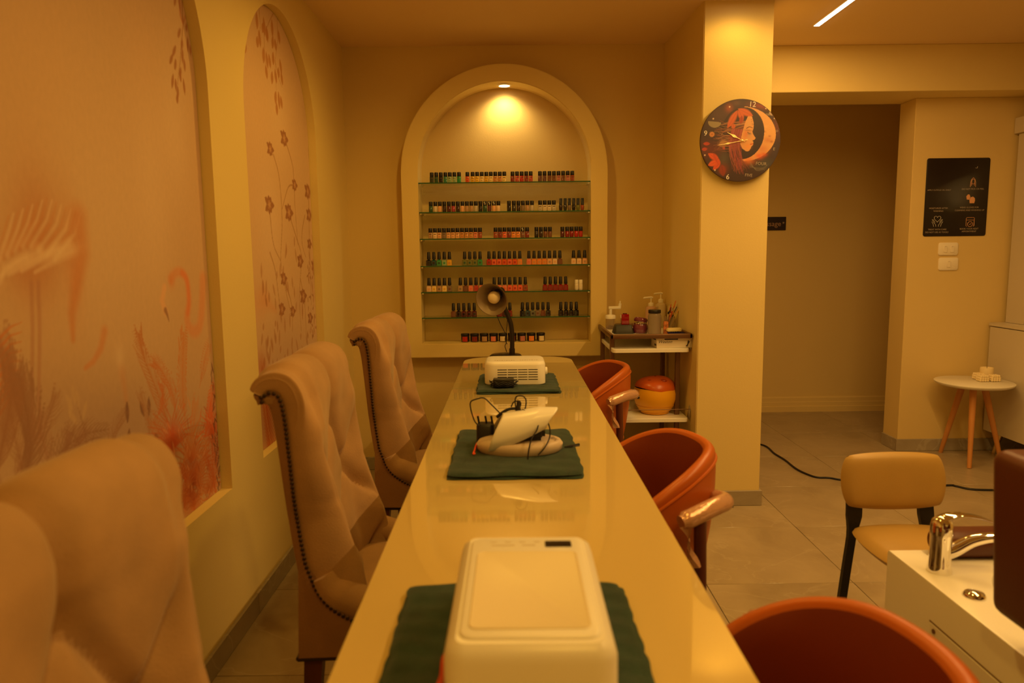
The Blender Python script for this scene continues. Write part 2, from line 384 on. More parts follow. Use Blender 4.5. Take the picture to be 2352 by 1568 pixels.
# ------------------------------------------------------------------ painter for flat prints
class Painter:
    def __init__(s, U, V, base):
        s.U, s.V = U, V; s.C = np.tile(np.array(base, float), (*U.shape, 1))
    def mix(s, al, col, sl=slice(None)):
        al = np.clip(al, 0, 1)[..., None]; s.C[sl] = s.C[sl]*(1-al)+np.array(col)*al
    def blob(s, u, v, ru, rv, col, a=1, ang=0, hard=1):
        du, dv = s.U-u, s.V-v; c, n_ = math.cos(ang), math.sin(ang)
        q = ((du*c+dv*n_)/ru)**2+((-du*n_+dv*c)/rv)**2
        s.mix(a*np.exp(-q**hard), col)
    def stroke(s, pts, w0, w1, col, a=1, soft=.35, wm=None):
        """tapered polyline; widths in print units (half width)"""
        pts = [(float(p[0]), float(p[1])) for p in pts]; k = len(pts)-1
        W = max(w0, w1, wm or 0)*(1+2*soft)+.002
        us, vs = [p[0] for p in pts], [p[1] for p in pts]
        m = (s.U > min(us)-W) & (s.U < max(us)+W) & (s.V > min(vs)-W) & (s.V < max(vs)+W)
        if not m.any(): return
        U, V = s.U[m], s.V[m]; best = np.zeros(U.shape)
        for i in range(k):
            (a0, b0), (a1, b1) = pts[i], pts[i+1]; dx, dy = a1-a0, b1-b0; L = dx*dx+dy*dy+1e-12
            t = np.clip(((U-a0)*dx+(V-b0)*dy)/L, 0, 1); d = np.hypot(U-a0-t*dx, V-b0-t*dy)
            g = (i+t)/k; w = w0+(w1-w0)*g
            if wm is not None: w = w0*(1-g)+w1*g+(wm-(w0+w1)/2)*4*g*(1-g)
            w = np.maximum(w, 1e-5); best = np.maximum(best, np.clip((w*(1+soft)-d)/(2*soft*w+1e-6), 0, 1))
        al = np.clip(best*a, 0, 1)[..., None]; s.C[m] = s.C[m]*(1-al)+np.array(col)*al
    def leaf(s, u, v, ang, L, w, col, a=1):
        s.stroke([(u, v), (u+L/2*math.cos(ang), v+L/2*math.sin(ang)), (u+L*math.cos(ang), v+L*math.sin(ang))], .0006, .0004, col, a, .3, wm=w)
    def poly(s, pts, col, a=1):
        P = pts; ins = np.zeros(s.U.shape, bool); k = len(P)
        for i in range(k):
            (x1, y1), (x2, y2) = P[i], P[(i+1) % k]
            if y1 == y2: continue
            c = ((y1 > s.V) != (y2 > s.V)) & (s.U < (x2-x1)*(s.V-y1)/(y2-y1)+x1); ins ^= c
        s.mix(ins*a, col)
    def frond(s, pts, n, L, w, col, spread=1.0, a=1, stem=True, lean=.55, taper=.5):
        P = [Vector((p[0], p[1], 0)) for p in pts]; P = catmull(P, 6)
        if stem: s.stroke([(p.x, p.y) for p in P], w*.8, w*.4, col, a)
        k = len(P)
        for i in range(n):
            f = .12+.86*i/n; j = min(int(f*(k-1)), k-2); p = P[j]+(P[j+1]-P[j])*(f*(k-1)-j); d = (P[j+1]-P[j]).normalized(); an = math.atan2(d.y, d.x)
            for sg in (-1, 1):
                l = L*(math.sin(PI*(.25+.7*f))**.7)*random.uniform(.85, 1.1); aa = an+sg*lean*spread
                q = Vector((math.cos(aa), math.sin(aa), 0)); q2 = Vector((math.cos(aa-sg*.35), math.sin(aa-sg*.35), 0))
                m_ = p+q*l*.5; e = m_+q2*l*.55
                s.stroke([(p.x, p.y), (m_.x, m_.y), (e.x, e.y)], w*.7, w*.15, col, a, .4)
    def fan(s, u, v, R, a0, a1, n, w, col, a=1):
        for i in range(n):
            an = a0+(a1-a0)*i/(n-1); r = R*random.uniform(.85, 1.1); b = .25*(1 if an < PI/2 else -1)
            s.stroke([(u, v), (u+r*.55*math.cos(an), v+r*.55*math.sin(an)), (u+r*math.cos(an-b), v+r*math.sin(an-b))], w*1.2, w*.3, col, a*random.uniform(.6, 1), .5)
def print_mesh(name, P3, U, V, mask_quads, C, m, parent=None, kind=None):
    """P3: (nu,nv,3) positions; C: (nu,nv,3)"""
    nu, nv = U.shape; idx = np.arange(nu*nv).reshape(nu, nv)
    q = np.stack([idx[:-1, :-1], idx[1:, :-1], idx[1:, 1:], idx[:-1, 1:]], -1).reshape(-1, 4)
    if mask_quads is not None: q = q[mask_quads.reshape(-1)]
    used = np.unique(q); rem = -np.ones(nu*nv, int); rem[used] = np.arange(len(used)); q = rem[q]
    me = bpy.data.meshes.new(name); co = P3.reshape(-1, 3)[used]
    me.vertices.add(len(co)); me.vertices.foreach_set('co', co.reshape(-1).astype(np.float32))
    me.loops.add(q.size); me.loops.foreach_set('vertex_index', q.reshape(-1).astype(np.int32))
    me.polygons.add(len(q)); me.polygons.foreach_set('loop_start', np.arange(0, q.size, 4).astype(np.int32))
    me.update(); me.validate()
    ca = me.color_attributes.new('print', 'FLOAT_COLOR', 'POINT')
    cc = np.ones((len(co), 4), np.float32); cc[:, :3] = C.reshape(-1, 3)[used]; ca.data.foreach_set('color', cc.reshape(-1))
    me.materials.append(m); o = bpy.data.objects.new(name, me); COL.objects.link(o)
    if parent: o.parent = parent
    return o
MX = WX-ND+.004
def mp(x, y): p = at(x, y, X=MX); return (p.y, p.z)
def arch_grid(c, R, zb, zs, y0, nu, nv):
    """print grid fitted to the round-headed niche; columns run from the sill to the arch"""
    s = np.linspace(max(y0, c-R+.002), c+R-.002, nu); top = zs+np.sqrt(np.maximum(0, (R-.001)**2-(s-c)**2))
    t = np.linspace(0, 1, nv); U = np.repeat(s[:, None], nv, 1); V = zb+.001+(top[:, None]-zb-.002)*t[None, :]
    return U, V
PINK = (.62, .41, .27)
# ---- mural 1
U, V = arch_grid(1.80, .62, .545, 1.88, 1.19, 330, 860); p = Painter(U, V, PINK)
OR, BR, MV, CR = (.54, .19, .07), (.36, .14, .06), (.40, .22, .16), (.86, .66, .50)
def pb(x, y, rx, ry, col, a, ang=0):   # blob given in picture-scale, sized in metres
    u, v = mp(x, y); p.blob(u, v, rx, ry, col, a, ang)
for x, y, rx, ry, col, a in [(120, 150, .12, .16, (.66, .42, .26), .35), (330, 120, .10, .16, (.68, .42, .26), .35), (350, 420, .10, .30, CR, .25), (60, 300, .10, .15, (.62, .38, .24), .3), (400, 300, .09, .2, CR, .3)]: pb(x, y, rx, ry, col, a)
pb(250, 560, .30, .40, CR, .25)
for i in range(8):   # lower mist
    pb(60+60*i, 960+20*(i % 2), .10, .13, (.36, .22, .18), .26)
pb(260, 1000, .25, .10, (.40, .25, .22), .35)
# big faint bird, body with swept feathers
pb(90, 540, .085, .13, (.52, .20, .09), .7); pb(60, 600, .07, .07, (.50, .20, .10), .6); pb(165, 590, .035, .12, (.62, .24, .10), .5)
for i in range(16):
    x0 = 20+11*i; y0 = 455+5*abs(i-8)
    q = [mp(x0, y0), mp(x0-12, y0+45), mp(x0-30-2*i, y0+105)]
    p.stroke(q, .002, .006, CR if i % 2 else (.62, .26, .12), .40, .9)
for k, (x, y) in enumerate([(10, 600), (40, 585), (80, 580), (110, 572), (140, 575)]):
    p.stroke([mp(x+50, y-10), mp(x, y+15), mp(max(0, x-60), y+50)], .012, .004, CR, .45, .9)
p.stroke([mp(180, 500), mp(190, 580), mp(175, 660), mp(165, 720), mp(168, 780)], .030, .008, (.62, .24, .10), .65, .7)
for x in (72, 88):
    p.stroke([mp(x, 650), mp(x+3, 760), mp(x+1, 900), mp(x+4, 1000)], .0065, .005, (.46, .22, .16), .6, .5)
p.stroke([mp(240, 760), mp(232, 800), mp(215, 830), mp(196, 845)], .014, .006, (.66, .28, .14), .7, .6)
p.stroke([mp(280, 850), mp(285, 880), mp(290, 920)], .014, .008, (.66, .30, .16), .4, .9); pb(275, 820, .02, .03, CR, .4)
# small flamingo head and S neck
N1 = catmull([(*mp(x, y), 0) for x, y in [(385, 672), (392, 640), (410, 624), (428, 640), (434, 690), (430, 735), (442, 760), (458, 750), (464, 700), (466, 640)]], 5)
p.stroke([(q.x, q.y) for q in N1[5:]], .014, .024, (.70, .30, .16), .75, .5)
p.stroke([(q.x, q.y) for q in N1[12:24]], .010, .010, (.76, .20, .08), .6, .6)
p.blob(*mp(394, 645), .022, .022, (.68, .28, .14), .8)
p.stroke([mp(378, 660), mp(372, 690), mp(380, 715)], .012, .012, (.80, .46, .28), .8, .5)
p.stroke([mp(380, 712), mp(385, 725), mp(389, 740)], .009, .001, (.32, .16, .12), .85, .3)
# palms, left grey-brown
for pts, n, L, c in [([(60, 1120), (30, 980), (12, 860), (0, 760)], 22, .10, (.40, .20, .13)), ([(120, 1120), (95, 1000), (40, 900), (10, 830)], 20, .09, (.44, .22, .15)),
                     ([(20, 1130), (60, 1040), (110, 960), (130, 900)], 16, .07, (.40, .20, .13)), ([(150, 1110), (165, 1040), (200, 980)], 12, .06, (.38, .18, .12)), ([(180, 1120), (150, 1050), (160, 990)], 12, .07, (.38, .19, .13))]:
    p.frond([mp(*q) for q in pts], n, L, .004, c, a=.6)
for k in range(9):
    p.stroke([mp(0, 775+k*22), mp(25, 750+k*20), mp(50, 740+k*22)], .004, .001, (.62, .20, .07), .7, .4)
for k in range(26):
    x = random.uniform(0, 340); y = 1125-random.uniform(0, 60)
    p.stroke([mp(x, y+60), mp(x+random.uniform(-15, 15), y)], .006, .001, (.36, .17, .11), .5, .6)
for pts in [[(205, 1060), (195, 990), (175, 920)], [(200, 1050), (222, 980)], [(200, 1050), (170, 1000), (150, 985)]]:
    p.stroke([mp(*q) for q in pts], .003, .001, (.34, .17, .12), .7)
for x, y in [(173, 930), (168, 945), (182, 940), (190, 965), (160, 960), (178, 975)]: p.leaf(*mp(x, y), random.uniform(1, 2.4), .05, .007, (.60, .40, .26), .7)
for x, y, L, a in [(292, 955, .06, 1.5), (330, 940, .05, 1.9), (341, 940, .055, 1.45), (293, 1010, .05, 1.3), (365, 1000, .04, 2.2), (185, 1040, .03, 1.9), (218, 1035, .02, 1.5), (240, 1030, .03, 1.4)]:
    u, v = mp(x, y); p.leaf(u, v-.02, a, L, .009, (.20, .08, .06), .8)
# orange fronds
for pts, n, L, w_, c in [([(395, 1000), (365, 910), (330, 820), (318, 760)], 26, .085, .003, OR), ([(405, 960), (395, 900), (370, 850), (350, 830)], 18, .07, .003, (.62, .20, .07)),
                         ([(428, 990), (420, 900), (420, 820), (422, 760)], 26, .09, .003, (.64, .24, .09)), ([(458, 890), (468, 840), (480, 790)], 12, .075, .0017, (.62, .18, .05)),
                         ([(470, 1010), (480, 950), (492, 880)], 16, .08, .0035, (.66, .14, .04)), ([(500, 1090), (495, 1040), (490, 980)], 16, .08, .003, (.50, .10, .04)),
                         ([(420, 1180), (430, 1120), (420, 1060)], 16, .08, .004, (.56, .13, .04)), ([(450, 1190), (440, 1120), (455, 1060)], 16, .08, .004, (.62, .17, .05)),
                         ([(360, 960), (375, 920), (370, 880)], 12, .07, .003, (.62, .2, .08)), ([(500, 1150), (485, 1080), (470, 1040)], 14, .07, .004, (.60, .14, .04))]:
    p.frond([mp(*q) for q in pts], n, L, w_, c, a=.75)
for x, y, R, n_, c, a0, a1 in [(398, 1030, .16, 22, (.60, .10, .03), .2, 2.9), (438, 1060, .15, 18, (.70, .20, .06), .1, 2.4), (444, 1110, .20, 26, (.56, .12, .04), -.6, 2.6), (486, 1000, .12, 16, (.74, .12, .03), .3, 2.9),
                              (440, 1125, .18, 20, (.66, .18, .06), 3.4, 5.6), (412, 1165, .14, 18, (.58, .12, .03), .4, 2.7), (480, 1130, .12, 16, (.70, .22, .08), .2, 2.9)]:
    p.fan(*mp(x, y), R, a0, a1, n_, .0035, c, .85); p.blob(*mp(x, y), .02, .03, (.26, .05, .02), .5)
for pts, n, L, w_, c, a_ in [([(40, 1140), (70, 1040), (60, 940), (40, 850)], 24, .11, .005, (.34, .17, .11), .75), ([(-20, 1130), (10, 1000), (25, 900), (15, 800)], 24, .10, .005, (.38, .18, .11), .7), ([(100, 1130), (130, 1050), (190, 1000), (250, 985)], 18, .08, .004, (.34, .17, .11), .6),
                        ([(250, 1060), (260, 1000), (290, 940)], 14, .06, .0035, (.40, .20, .13), .5), ([(345, 1010), (338, 950), (320, 900)], 14, .06, .003, (.46, .22, .12), .55), ([(400, 1120), (385, 1040), (350, 960)], 20, .10, .003, (.58, .18, .06), .75),
                        ([(455, 1160), (462, 1080), (478, 1000)], 18, .09, .003, (.64, .20, .07), .75), ([(415, 1080), (440, 1000), (450, 920)], 20, .09, .003, (.66, .24, .10), .6), ([(495, 1140), (488, 1060), (486, 960)], 18, .09, .003, (.58, .12, .04), .7)]:
    p.frond([mp(*q) for q in pts], n, L, w_, c, a=a_)
for k in range(30):
    x = random.uniform(390, 500); y = random.uniform(1090, 1190); p.fan(*mp(x, y), .06, .3, 2.8, 7, .0022, random.choice([(.60, .16, .05), (.48, .10, .04), (.70, .26, .10)]), .6)
p.blob(*mp(395, 1010), .05, .05, (.62, .08, .02), .55); p.blob(*mp(485, 945), .02, .05, (.78, .12, .04), .5)
for k in range(60):
    x = random.uniform(385, 508); y = random.uniform(930, 1180); p.leaf(*mp(x, y), random.uniform(.6, 2.6), random.uniform(.02, .05), .004, random.choice([(.70, .16, .05), (.46, .10, .04), (.76, .34, .18)]), .6)
for k in range(40):
    x = 486+random.uniform(-3, 8)+k*.35; y = 850+k*8; p.leaf(*mp(x, y), random.uniform(.5, 2.6), .03, .004, (.16, .06, .05), .75)
# twig at the top
tw = [mp(*q) for q in [(418, 0), (420, 60), (416, 110), (414, 140), (408, 190), (407, 225)]]
p.stroke(tw, .0035, .001, (.34, .13, .05), .8)
p.stroke([mp(412, 0), mp(414, 35), mp(420, 55), mp(432, 20)], .007, .003, (.48, .18, .08), .8)
for x, y, a, L in [(416, 80, -2.2, .045), (430, 68, -1.9, .03), (432, 100, -1.7, .05), (438, 118, -1.7, .035), (405, 120, -2.2, .05), (398, 140, -2.2, .045), (405, 150, -1.9, .04), (420, 125, -1.7, .05), (424, 150, -1.6, .04), (417, 170, -2, .035), (399, 185, -1.9, .05), (404, 195, -1.6, .04), (422, 195, -1.5, .05), (410, 215, -1.8, .04), (408, 232, -1.7, .03), (405, 5, -2, .04), (420, 105, -1.9, .035), (414, 178, -1.5, .035)]:
    u, v = mp(x, y); p.leaf(u, v+.02, a, L, .0075, (.36, .12, .04), .85)
P3 = np.stack([np.full(U.shape, MX), U, V], -1)
mu = print_mesh('flamingo_mural', P3, U, V, None, p.C, PRINTM)
tag(mu, 'near printed arch mural with pink flamingos and orange palm fronds on the left wall', 'mural')
# ---- mural 2
U, V = arch_grid(3.235, .495, .56, 1.905, 0, 190, 760); p = Painter(U, V, (.70, .47, .30))
FL = (.34, .13, .06)
for x, y, rx, ry, a in [(640, 250, .12, .2, .25), (620, 520, .15, .25, .3), (700, 260, .05, .10, -.3)]: p.blob(*mp(x, y), rx, ry, CR if a > 0 else (.5, .32, .2), abs(a))
p.blob(*mp(660, 850), .4, .2, (.52, .32, .24), .5)
p.stroke([mp(575, 695), mp(600, 700), mp(612, 690)], .06, .03, (.72, .36, .20), .5, .9); p.stroke([mp(605, 680), mp(620, 700), mp(635, 715)], .04, .01, (.70, .36, .20), .6, .8)
for x, y, r in [(650, 720, .07), (690, 690, .06), (720, 640, .05)]: p.blob(*mp(x, y), r*1.6, r, (.58, .36, .26), .4, 0, 3)
for st in [[(595, 20), (598, 60), (594, 100)], [(606, 60), (607, 100), (609, 140), (612, 170)], [(628, 30), (618, 50), (610, 70)], [(636, 30), (638, 90), (632, 140), (634, 200), (636, 260)], [(632, 140), (640, 180), (648, 200)]]:
    p.stroke([mp(*q) for q in st], .004, .002, (.52, .26, .12), .75)
for x, y, a, L in [(590, 45, -1.6, .07), (574, 45, -1.6, .03), (563, 105, -1.6, .06), (606, 55, -1.5, .08), (612, 75, -1.4, .07), (625, 60, -1.6, .08), (640, 85, -1.4, .06), (595, 85, -1.4, .07), (592, 100, -1.7, .05), (628, 100, -1.9, .06), (632, 105, -1.4, .05), (606, 125, -1.7, .07), (612, 135, -1.4, .07), (618, 140, -1.3, .06), (628, 135, -1.7, .06), (611, 165, -1.4, .06), (643, 150, -1.3, .07), (626, 180, -1.8, .06), (632, 175, -1.3, .06), (640, 170, -1.6, .05), (646, 180, -1.3, .06), (634, 225, -1.8, .06), (640, 225, -1.5, .08), (645, 235, -1.3, .06), (636, 250, -1.6, .06), (606, 70, -2, .05), (615, 85, -1.9, .05)]:
    u, v = mp(x, y); p.leaf(u, v+.03, a, L, .016, (.50, .20, .07), .85)
stems = [[(628, 355), (640, 400), (646, 460), (648, 520), (645, 600), (655, 660), (668, 720)], [(658, 330), (672, 380), (675, 420), (678, 480), (684, 560)], [(676, 425), (662, 430), (648, 480)], [(620, 490), (628, 560), (645, 600)],
         [(668, 505), (682, 550), (692, 590), (688, 680), (692, 760)], [(709, 460), (710, 520), (712, 600), (715, 700)], [(700, 495), (694, 530), (694, 560), (702, 590)], [(655, 650), (670, 700), (672, 760)], [(690, 640), (700, 700), (704, 790)], [(620, 580), (632, 620), (640, 680), (648, 740)]]
for st in stems: p.stroke([(q.x, q.y) for q in catmull([(*mp(*q), 0) for q in st], 4)], .005, .003, (.44, .22, .10), .75)
for x, y, s in [(653, 318, 1.1), (621, 342, .9), (677, 425, .85), (707, 440, 1.15), (619, 470, 1.15), (664, 488, 1.2), (710, 494, 1), (690, 600, 1), (712, 355, .7), (711, 560, .8), (652, 640, .9), (697, 680, 1.1), (721, 610, .9), (648, 710, .9), (673, 715, .8), (713, 730, .9), (722, 560, .5)]:
    u, v = mp(x, y)
    for k in range(7):
        a = 2*PI*k/7; p.leaf(u, v, a, .036*s*(1.5 if abs(math.cos(a)) > .7 else 1), .013*s, FL, .9)
    for k in range(7):
        a = 2*PI*(k+.5)/7; p.leaf(u, v, a, .022*s, .004*s, (.58, .32, .18), .8)
    p.blob(u, v, .012*s, .009*s, (.62, .36, .2), .8)
for k in range(80):
    x = random.uniform(600, 728); y = random.uniform(560, 860) if x > 640 else random.uniform(640, 880)
    u, v = mp(x, y); p.leaf(u, v, random.uniform(1.1, 2.0), random.uniform(.03, .075), .010, (.46, .20, .10), .6)
for k in range(90):
    x = random.uniform(706, 734); y = random.uniform(540, 810); u, v = mp(x, y); p.leaf(u, v, random.uniform(0, 6.28), .03, .006, random.choice([FL, (.62, .34, .2)]), .7)
for k in range(22):
    y = 880+k*8; u, v = mp(606+k*.9, y); p.stroke([(u, v), (u-.05, v+.045)], .006, .002, (.60, .14, .03), .85); p.stroke([(u, v), (u+.07, v+.04)], .006, .002, (.56, .12, .03), .85)
p.stroke([mp(600, 840), mp(608, 930), mp(620, 1040)], .05, .07, (.50, .10, .02), .55, .8); p.stroke([mp(600, 860), mp(612, 960), mp(626, 1040)], .004, .004, (.7, .4, .2), .6)
P3 = np.stack([np.full(U.shape, MX), U, V], -1)
mu = print_mesh('floral_mural', P3, U, V, None, p.C, PRINTM)
tag(mu, 'far printed arch mural with brown flowers on stems and hanging leaves on the left wall', 'mural')

# ------------------------------------------------------------------ long table
TL, TR_, TY0, TY1, TZ = -.267, .342, .05, 4.12, .75
t = thing('manicure_table', 'long narrow glossy cream table with rounded far end running down the room', 'table', ((TL+TR_)/2, 2.1, 0))
def tx(x, y): return (x-(TL+TR_)/2, y-2.1)
bm = bmesh.new(); rings = []
out = []
for cx, cy, a, r in ((TR_-.15, TY1-.15, 0, .15), (TL+.15, TY1-.15, PI/2, .15), (TL+.05, TY0+.05, PI, .05), (TR_-.05, TY0+.05, 1.5*PI, .05)):
    for i in range(13): out.append((cx+r*math.cos(a+PI/2*i/12), cy+r*math.sin(a+PI/2*i/12)))
cxm, cym = (TL+TR_)/2, 2.1
for z, s in ((TZ-.028, .0), (TZ-.0015, 0), (TZ, .0015)):
    rr = []
    for x, y in out:
        dx, dy = x-cxm, y-cym; rr.append(bm.verts.new((dx-math.copysign(min(s, abs(dx)), dx), dy-math.copysign(s, dy), z)))
    rings.append(rr)
for A, B in zip(rings, rings[1:]):
    for j in range(len(A)): bm.faces.new((A[j], A[(j+1) % len(A)], B[(j+1) % len(A)], B[j]))
bm.faces.new(rings[0][::-1]); bm.faces.new(rings[-1])
link_mesh('tabletop', bm, TABLEM, t, smooth=False)
for y in (.4, 1.5, 2.6, 3.7):
    bm = bmesh.new(); box(bm, (-.14, y-2.1-.18, 0), (.14, y-2.1+.18, TZ-.028), .006, 2); link_mesh('leg', bm, TABLEB, t)
bm = bmesh.new(); box(bm, (-.03, .3-2.1, .62), (.03, 3.9-2.1, TZ-.028), .004, 1); link_mesh('beam', bm, TABLEB, t)

# ------------------------------------------------------------------ tufted wing chairs
def wing_chair(label, loc, rz):
    t = thing('wing_chair', label, 'chair', loc, rz, 'tufted velvet chairs along the left side of the table')
    HW = .265
    def wscale(z): return float(np.interp(z, [.35, .45, .55, .70, .85, 1.02], [.97, .95, .90, .885, .985, 1.08]))
    path = catmull([(-.076, 0, 1.004), (-.078, 0, 1.024), (-.064, 0, 1.036), (-.040, 0, 1.026), (-.030, 0, .978), (-.027, 0, .87), (-.024, 0, .72), (-.008, 0, .59), (.008, 0, .50), (.012, 0, .42)], 16)
    K = len(path); S = [0]
    for a, b in zip(path, path[1:]): S.append(S[-1]+(b-a).length)
    T = [(path[min(i+1, K-1)]-path[max(i-1, 0)]).normalized() for i in range(K)]
    Nn = [Vector((-q.z, 0, q.x)) for q in T]      # towards the sitter / up
    Nn = [q if (q.x > 0 or q.z > .3) else -q for q in Nn]
    prof = catmull([(-HW+.004, -.004, 0), (-HW-.004, .014, 0), (-HW, .042, 0), (-HW+.018, .064, 0), (-HW+.042, .070, 0), (-HW+.085, .054, 0), (-.10, .042, 0), (0, .038, 0),
                    (.10, .042, 0), (HW-.085, .054, 0), (HW-.042, .070, 0), (HW-.018, .064, 0), (HW, .042, 0), (HW+.004, .014, 0), (HW-.004, -.004, 0)], 11)
    s0 = S[min(range(K), key=lambda i: abs(path[i].z-.565)+(9 if i < 44 else 0))]          # lattice origin
    def tuft(y, s):
        h = (s0-s); rows_top = .36
        dy, ds = .13, .18
        if h < rows_top:
            a = (y/(2*dy)+h/(2*ds)); b = (y/(2*dy)-h/(2*ds))
            L = 1/math.hypot(1/(2*dy), 1/(2*ds))
            d = min(abs(a-round(a)), abs(b-round(b)))*L
        else:
            n_ = round(rows_top/ds); par = n_ % 2
            k = round((y/dy-par)/2)*2+par; d = abs(y-k*dy)
        cr = math.exp(-(d/.0095)**1.3)
        # button pits
        n_ = round(h/ds); par = n_ % 2; k = round((y/dy-par)/2)*2+par
        db = math.hypot(y-k*dy, h-n_*ds) if h < rows_top+.03 else 9
        pit = math.exp(-(db/.022)**2)
        return -.027*cr-.020*pit+.014*min(1, d/.06)**.6
    rows = []
    for i in range(K):
        row = []
        scale = wscale(path[i].z)       # waisted, flaring to the top
        if i < 8: scale *= 1-.01*(1-i/8)
        for q in prof:
            y, off = q.x, q.y
            if off > .01: tt_ = max(0, min(1, (path[i].z-.93)/.07)); off = off*(1-tt_)+(.050 if off > .03 else .034)*tt_
            inner = max(0, min(1, (.225-abs(y))/.03)) if off > .03 else 0
            off2 = off+tuft(y, S[i])*inner
            if abs(y) > .19:                            # seams across the wings
                for hz in (.18, -.10): off2 -= .005*math.exp(-abs((s0-S[i])-hz)/.006)
            off2 *= 1+max(0, min(1, (.88-path[i].z)/.33))*(.80 if abs(y) > .21 else .80*max(0, (abs(y)-.13)/.08)**1.5)
            row.append(path[i]+Nn[i]*off2*(1 if i > 44 else .45+.55*i/44)+Vector((0, y*scale, 0)))
        rows.append(row)
    bm = bmesh.new(); grid(bm, rows); br_ = link_mesh('backrest', bm, VELVET, t)
    sm_ = br_.modifiers.new('soften', 'SMOOTH'); sm_.factor = .5; sm_.iterations = 8
    # plain outer back with side returns
    rows = []
    bp = [q.copy() for q in path[2:]]+[Vector((.0, 0, .40)), Vector((.0, 0, .36))]
    for q in bp:
        if q.z < .72: q.x = min(q.x, -.012+.02*(.72-q.z)/.3)
    for i, q in enumerate(bp):
        nn = Nn[min(i+2, K-1)] if i+2 < K else Vector((1, 0, 0)); scale = wscale(q.z)
        th = (.050-.018*min(1, max(0, (i-30)/60))) if i > 30 else .012+.00127*i
        rows.append([q+nn*a+Vector((0, b*scale, 0)) for a, b in ((.004, -HW+.002), (-.015, -HW-.001), (-th*.8, -HW+.003), (-th, -HW+.03), (-th-.004, -.1), (-th-.004, .1), (-th, HW-.03), (-th*.8, HW-.003), (-.015, HW+.001), (.004, HW-.002))])
    bm = bmesh.new(); V = grid(bm, rows); bm.faces.new(V[0]); bm.faces.new(V[-1]); link_mesh('back_panel', bm, VELVETB, t)
    # seat cushion
    bm = bmesh.new(); nu, nv = 22, 22; rows = []
    for i in range(nu+1):
        r = []
        for j in range(nv+1):
            u, v = -1+2*i/nu, -1+2*j/nv
            cu, cv = (abs(u)**2.6), (abs(v)**2.6)
            z = .405+.085*max(0, (1-u**6))**.35*max(0, (1-v**6))**.35*(1-.12*(u*u+v*v)/2)
            r.append(Vector((.235+.215*u, .205*v, z)))
        rows.append(r)
    grid(bm, rows); link_mesh('seat', bm, VELVET, t)
    # low side bolsters and apron
    for sy in (-1, 1):
        bm = bmesh.new(); q = catmull([(.03, sy*.232, .56), (.05, sy*.234, .525), (.09, sy*.236, .50), (.17, sy*.238, .472), (.30, sy*.236, .45), (.43, sy*.232, .44), (.465, sy*.228, .41)], 6)
        k = len(q); tube(bm, q, [.030+.012*min(1, i/10) if i < k-5 else .042-.004*(i-k+5) for i in range(k)], 14); link_mesh('side_bolster', bm, VELVET, t)
    bm = bmesh.new(); box(bm, (-.035, -HW+.008, .35), (.455, HW-.008, .445), .015, 3)
    for sy in (-1, 1):
        pl = [(-.032, .36), (.452, .36), (.452, .405), (.30, .418), (.16, .438), (.07, .480), (.025, .525), (.0, .60), (-.03, .60)]
        A = [bm.verts.new((x, sy*.17, z)) for x, z in pl]; B = [bm.verts.new((x, sy*(HW+.002 if z < .5 else (HW*.93 if z < .55 else HW*.885)), z)) for x, z in pl]
        for i in range(len(pl)): bm.faces.new((A[i], A[(i+1) % len(pl)], B[(i+1) % len(pl)], B[i]))
        bm.faces.new(A); bm.faces.new(B[::-1])
    link_mesh('seat_apron', bm, VELVETB, t)
    bm = bmesh.new(); q = [(-.036, -HW+.008, .352), (.455, -HW+.008, .352), (.455, HW-.008, .352), (-.036, HW-.008, .352)]
    tube(bm, q+[q[0]], .006, 6); link_mesh('hem_piping', bm, NAILM, t)
    # nailheads
    bm = bmesh.new()
    for sy in (-1, 1):
        line = [Vector((min(path[i].x, .004), 0, path[i].z))+Vector((0, sy*(HW+.004)*wscale(path[i].z), 0))+Nn[i]*-.003 for i in range(6, K-32)]
        line += catmull([line[-1], (.022, sy*(HW*.97), .52), (.07, sy*(HW+.004), .475), (.16, sy*(HW+.006), .435), (.30, sy*(HW+.006), .412), (.45, sy*(HW+.006), .402)], 6)[1:]
        acc = 0; last = line[0]
        for a, b in zip(line, line[1:]):
            L = (b-a).length; d = acc
            while d < L:
                c = a+(b-a)*(d/L); bmesh.ops.create_icosphere(bm, subdivisions=1, radius=.0056, matrix=Matrix.Translation(c) @ Matrix.Diagonal((1, .6, 1, 1))); d += .0118
            acc = d-L
    tag(link_mesh('nailhead_trim', bm, NAILM, t), kind='stuff')
    for x in (.0, .42):
        for sy in (-1, 1):
            bm = bmesh.new(); A = [bm.verts.new((x+a*.023, sy*.225+b*.023, .355)) for a, b in ((-1, -1), (1, -1), (1, 1), (-1, 1))]
            dx = -.03 if x < .1 else .01
            B = [bm.verts.new((x+dx+a*.015, sy*.225+b*.015, .0)) for a, b in ((-1, -1), (1, -1), (1, 1), (-1, 1))]
            for i in range(4): bm.faces.new((A[i], A[(i+1) % 4], B[(i+1) % 4], B[i]))
            bm.faces.new(A); bm.faces.new(B[::-1]); link_mesh('leg', bm, DWOOD, t, smooth=False)
    return t
wc = wing_chair('tall taupe velvet tufted chair, middle one of three beside the left wall', (-.515, 1.93, 0), math.radians(2.5))
copy_thing(wc, 'tall taupe velvet tufted chair, farthest of three, nearest the back wall', (-.505, 2.985, 0), math.radians(-2))
copy_thing(wc, 'tall taupe velvet tufted chair, nearest of three, cut by the lower left edge', (-.535, .79, 0), math.radians(-1))

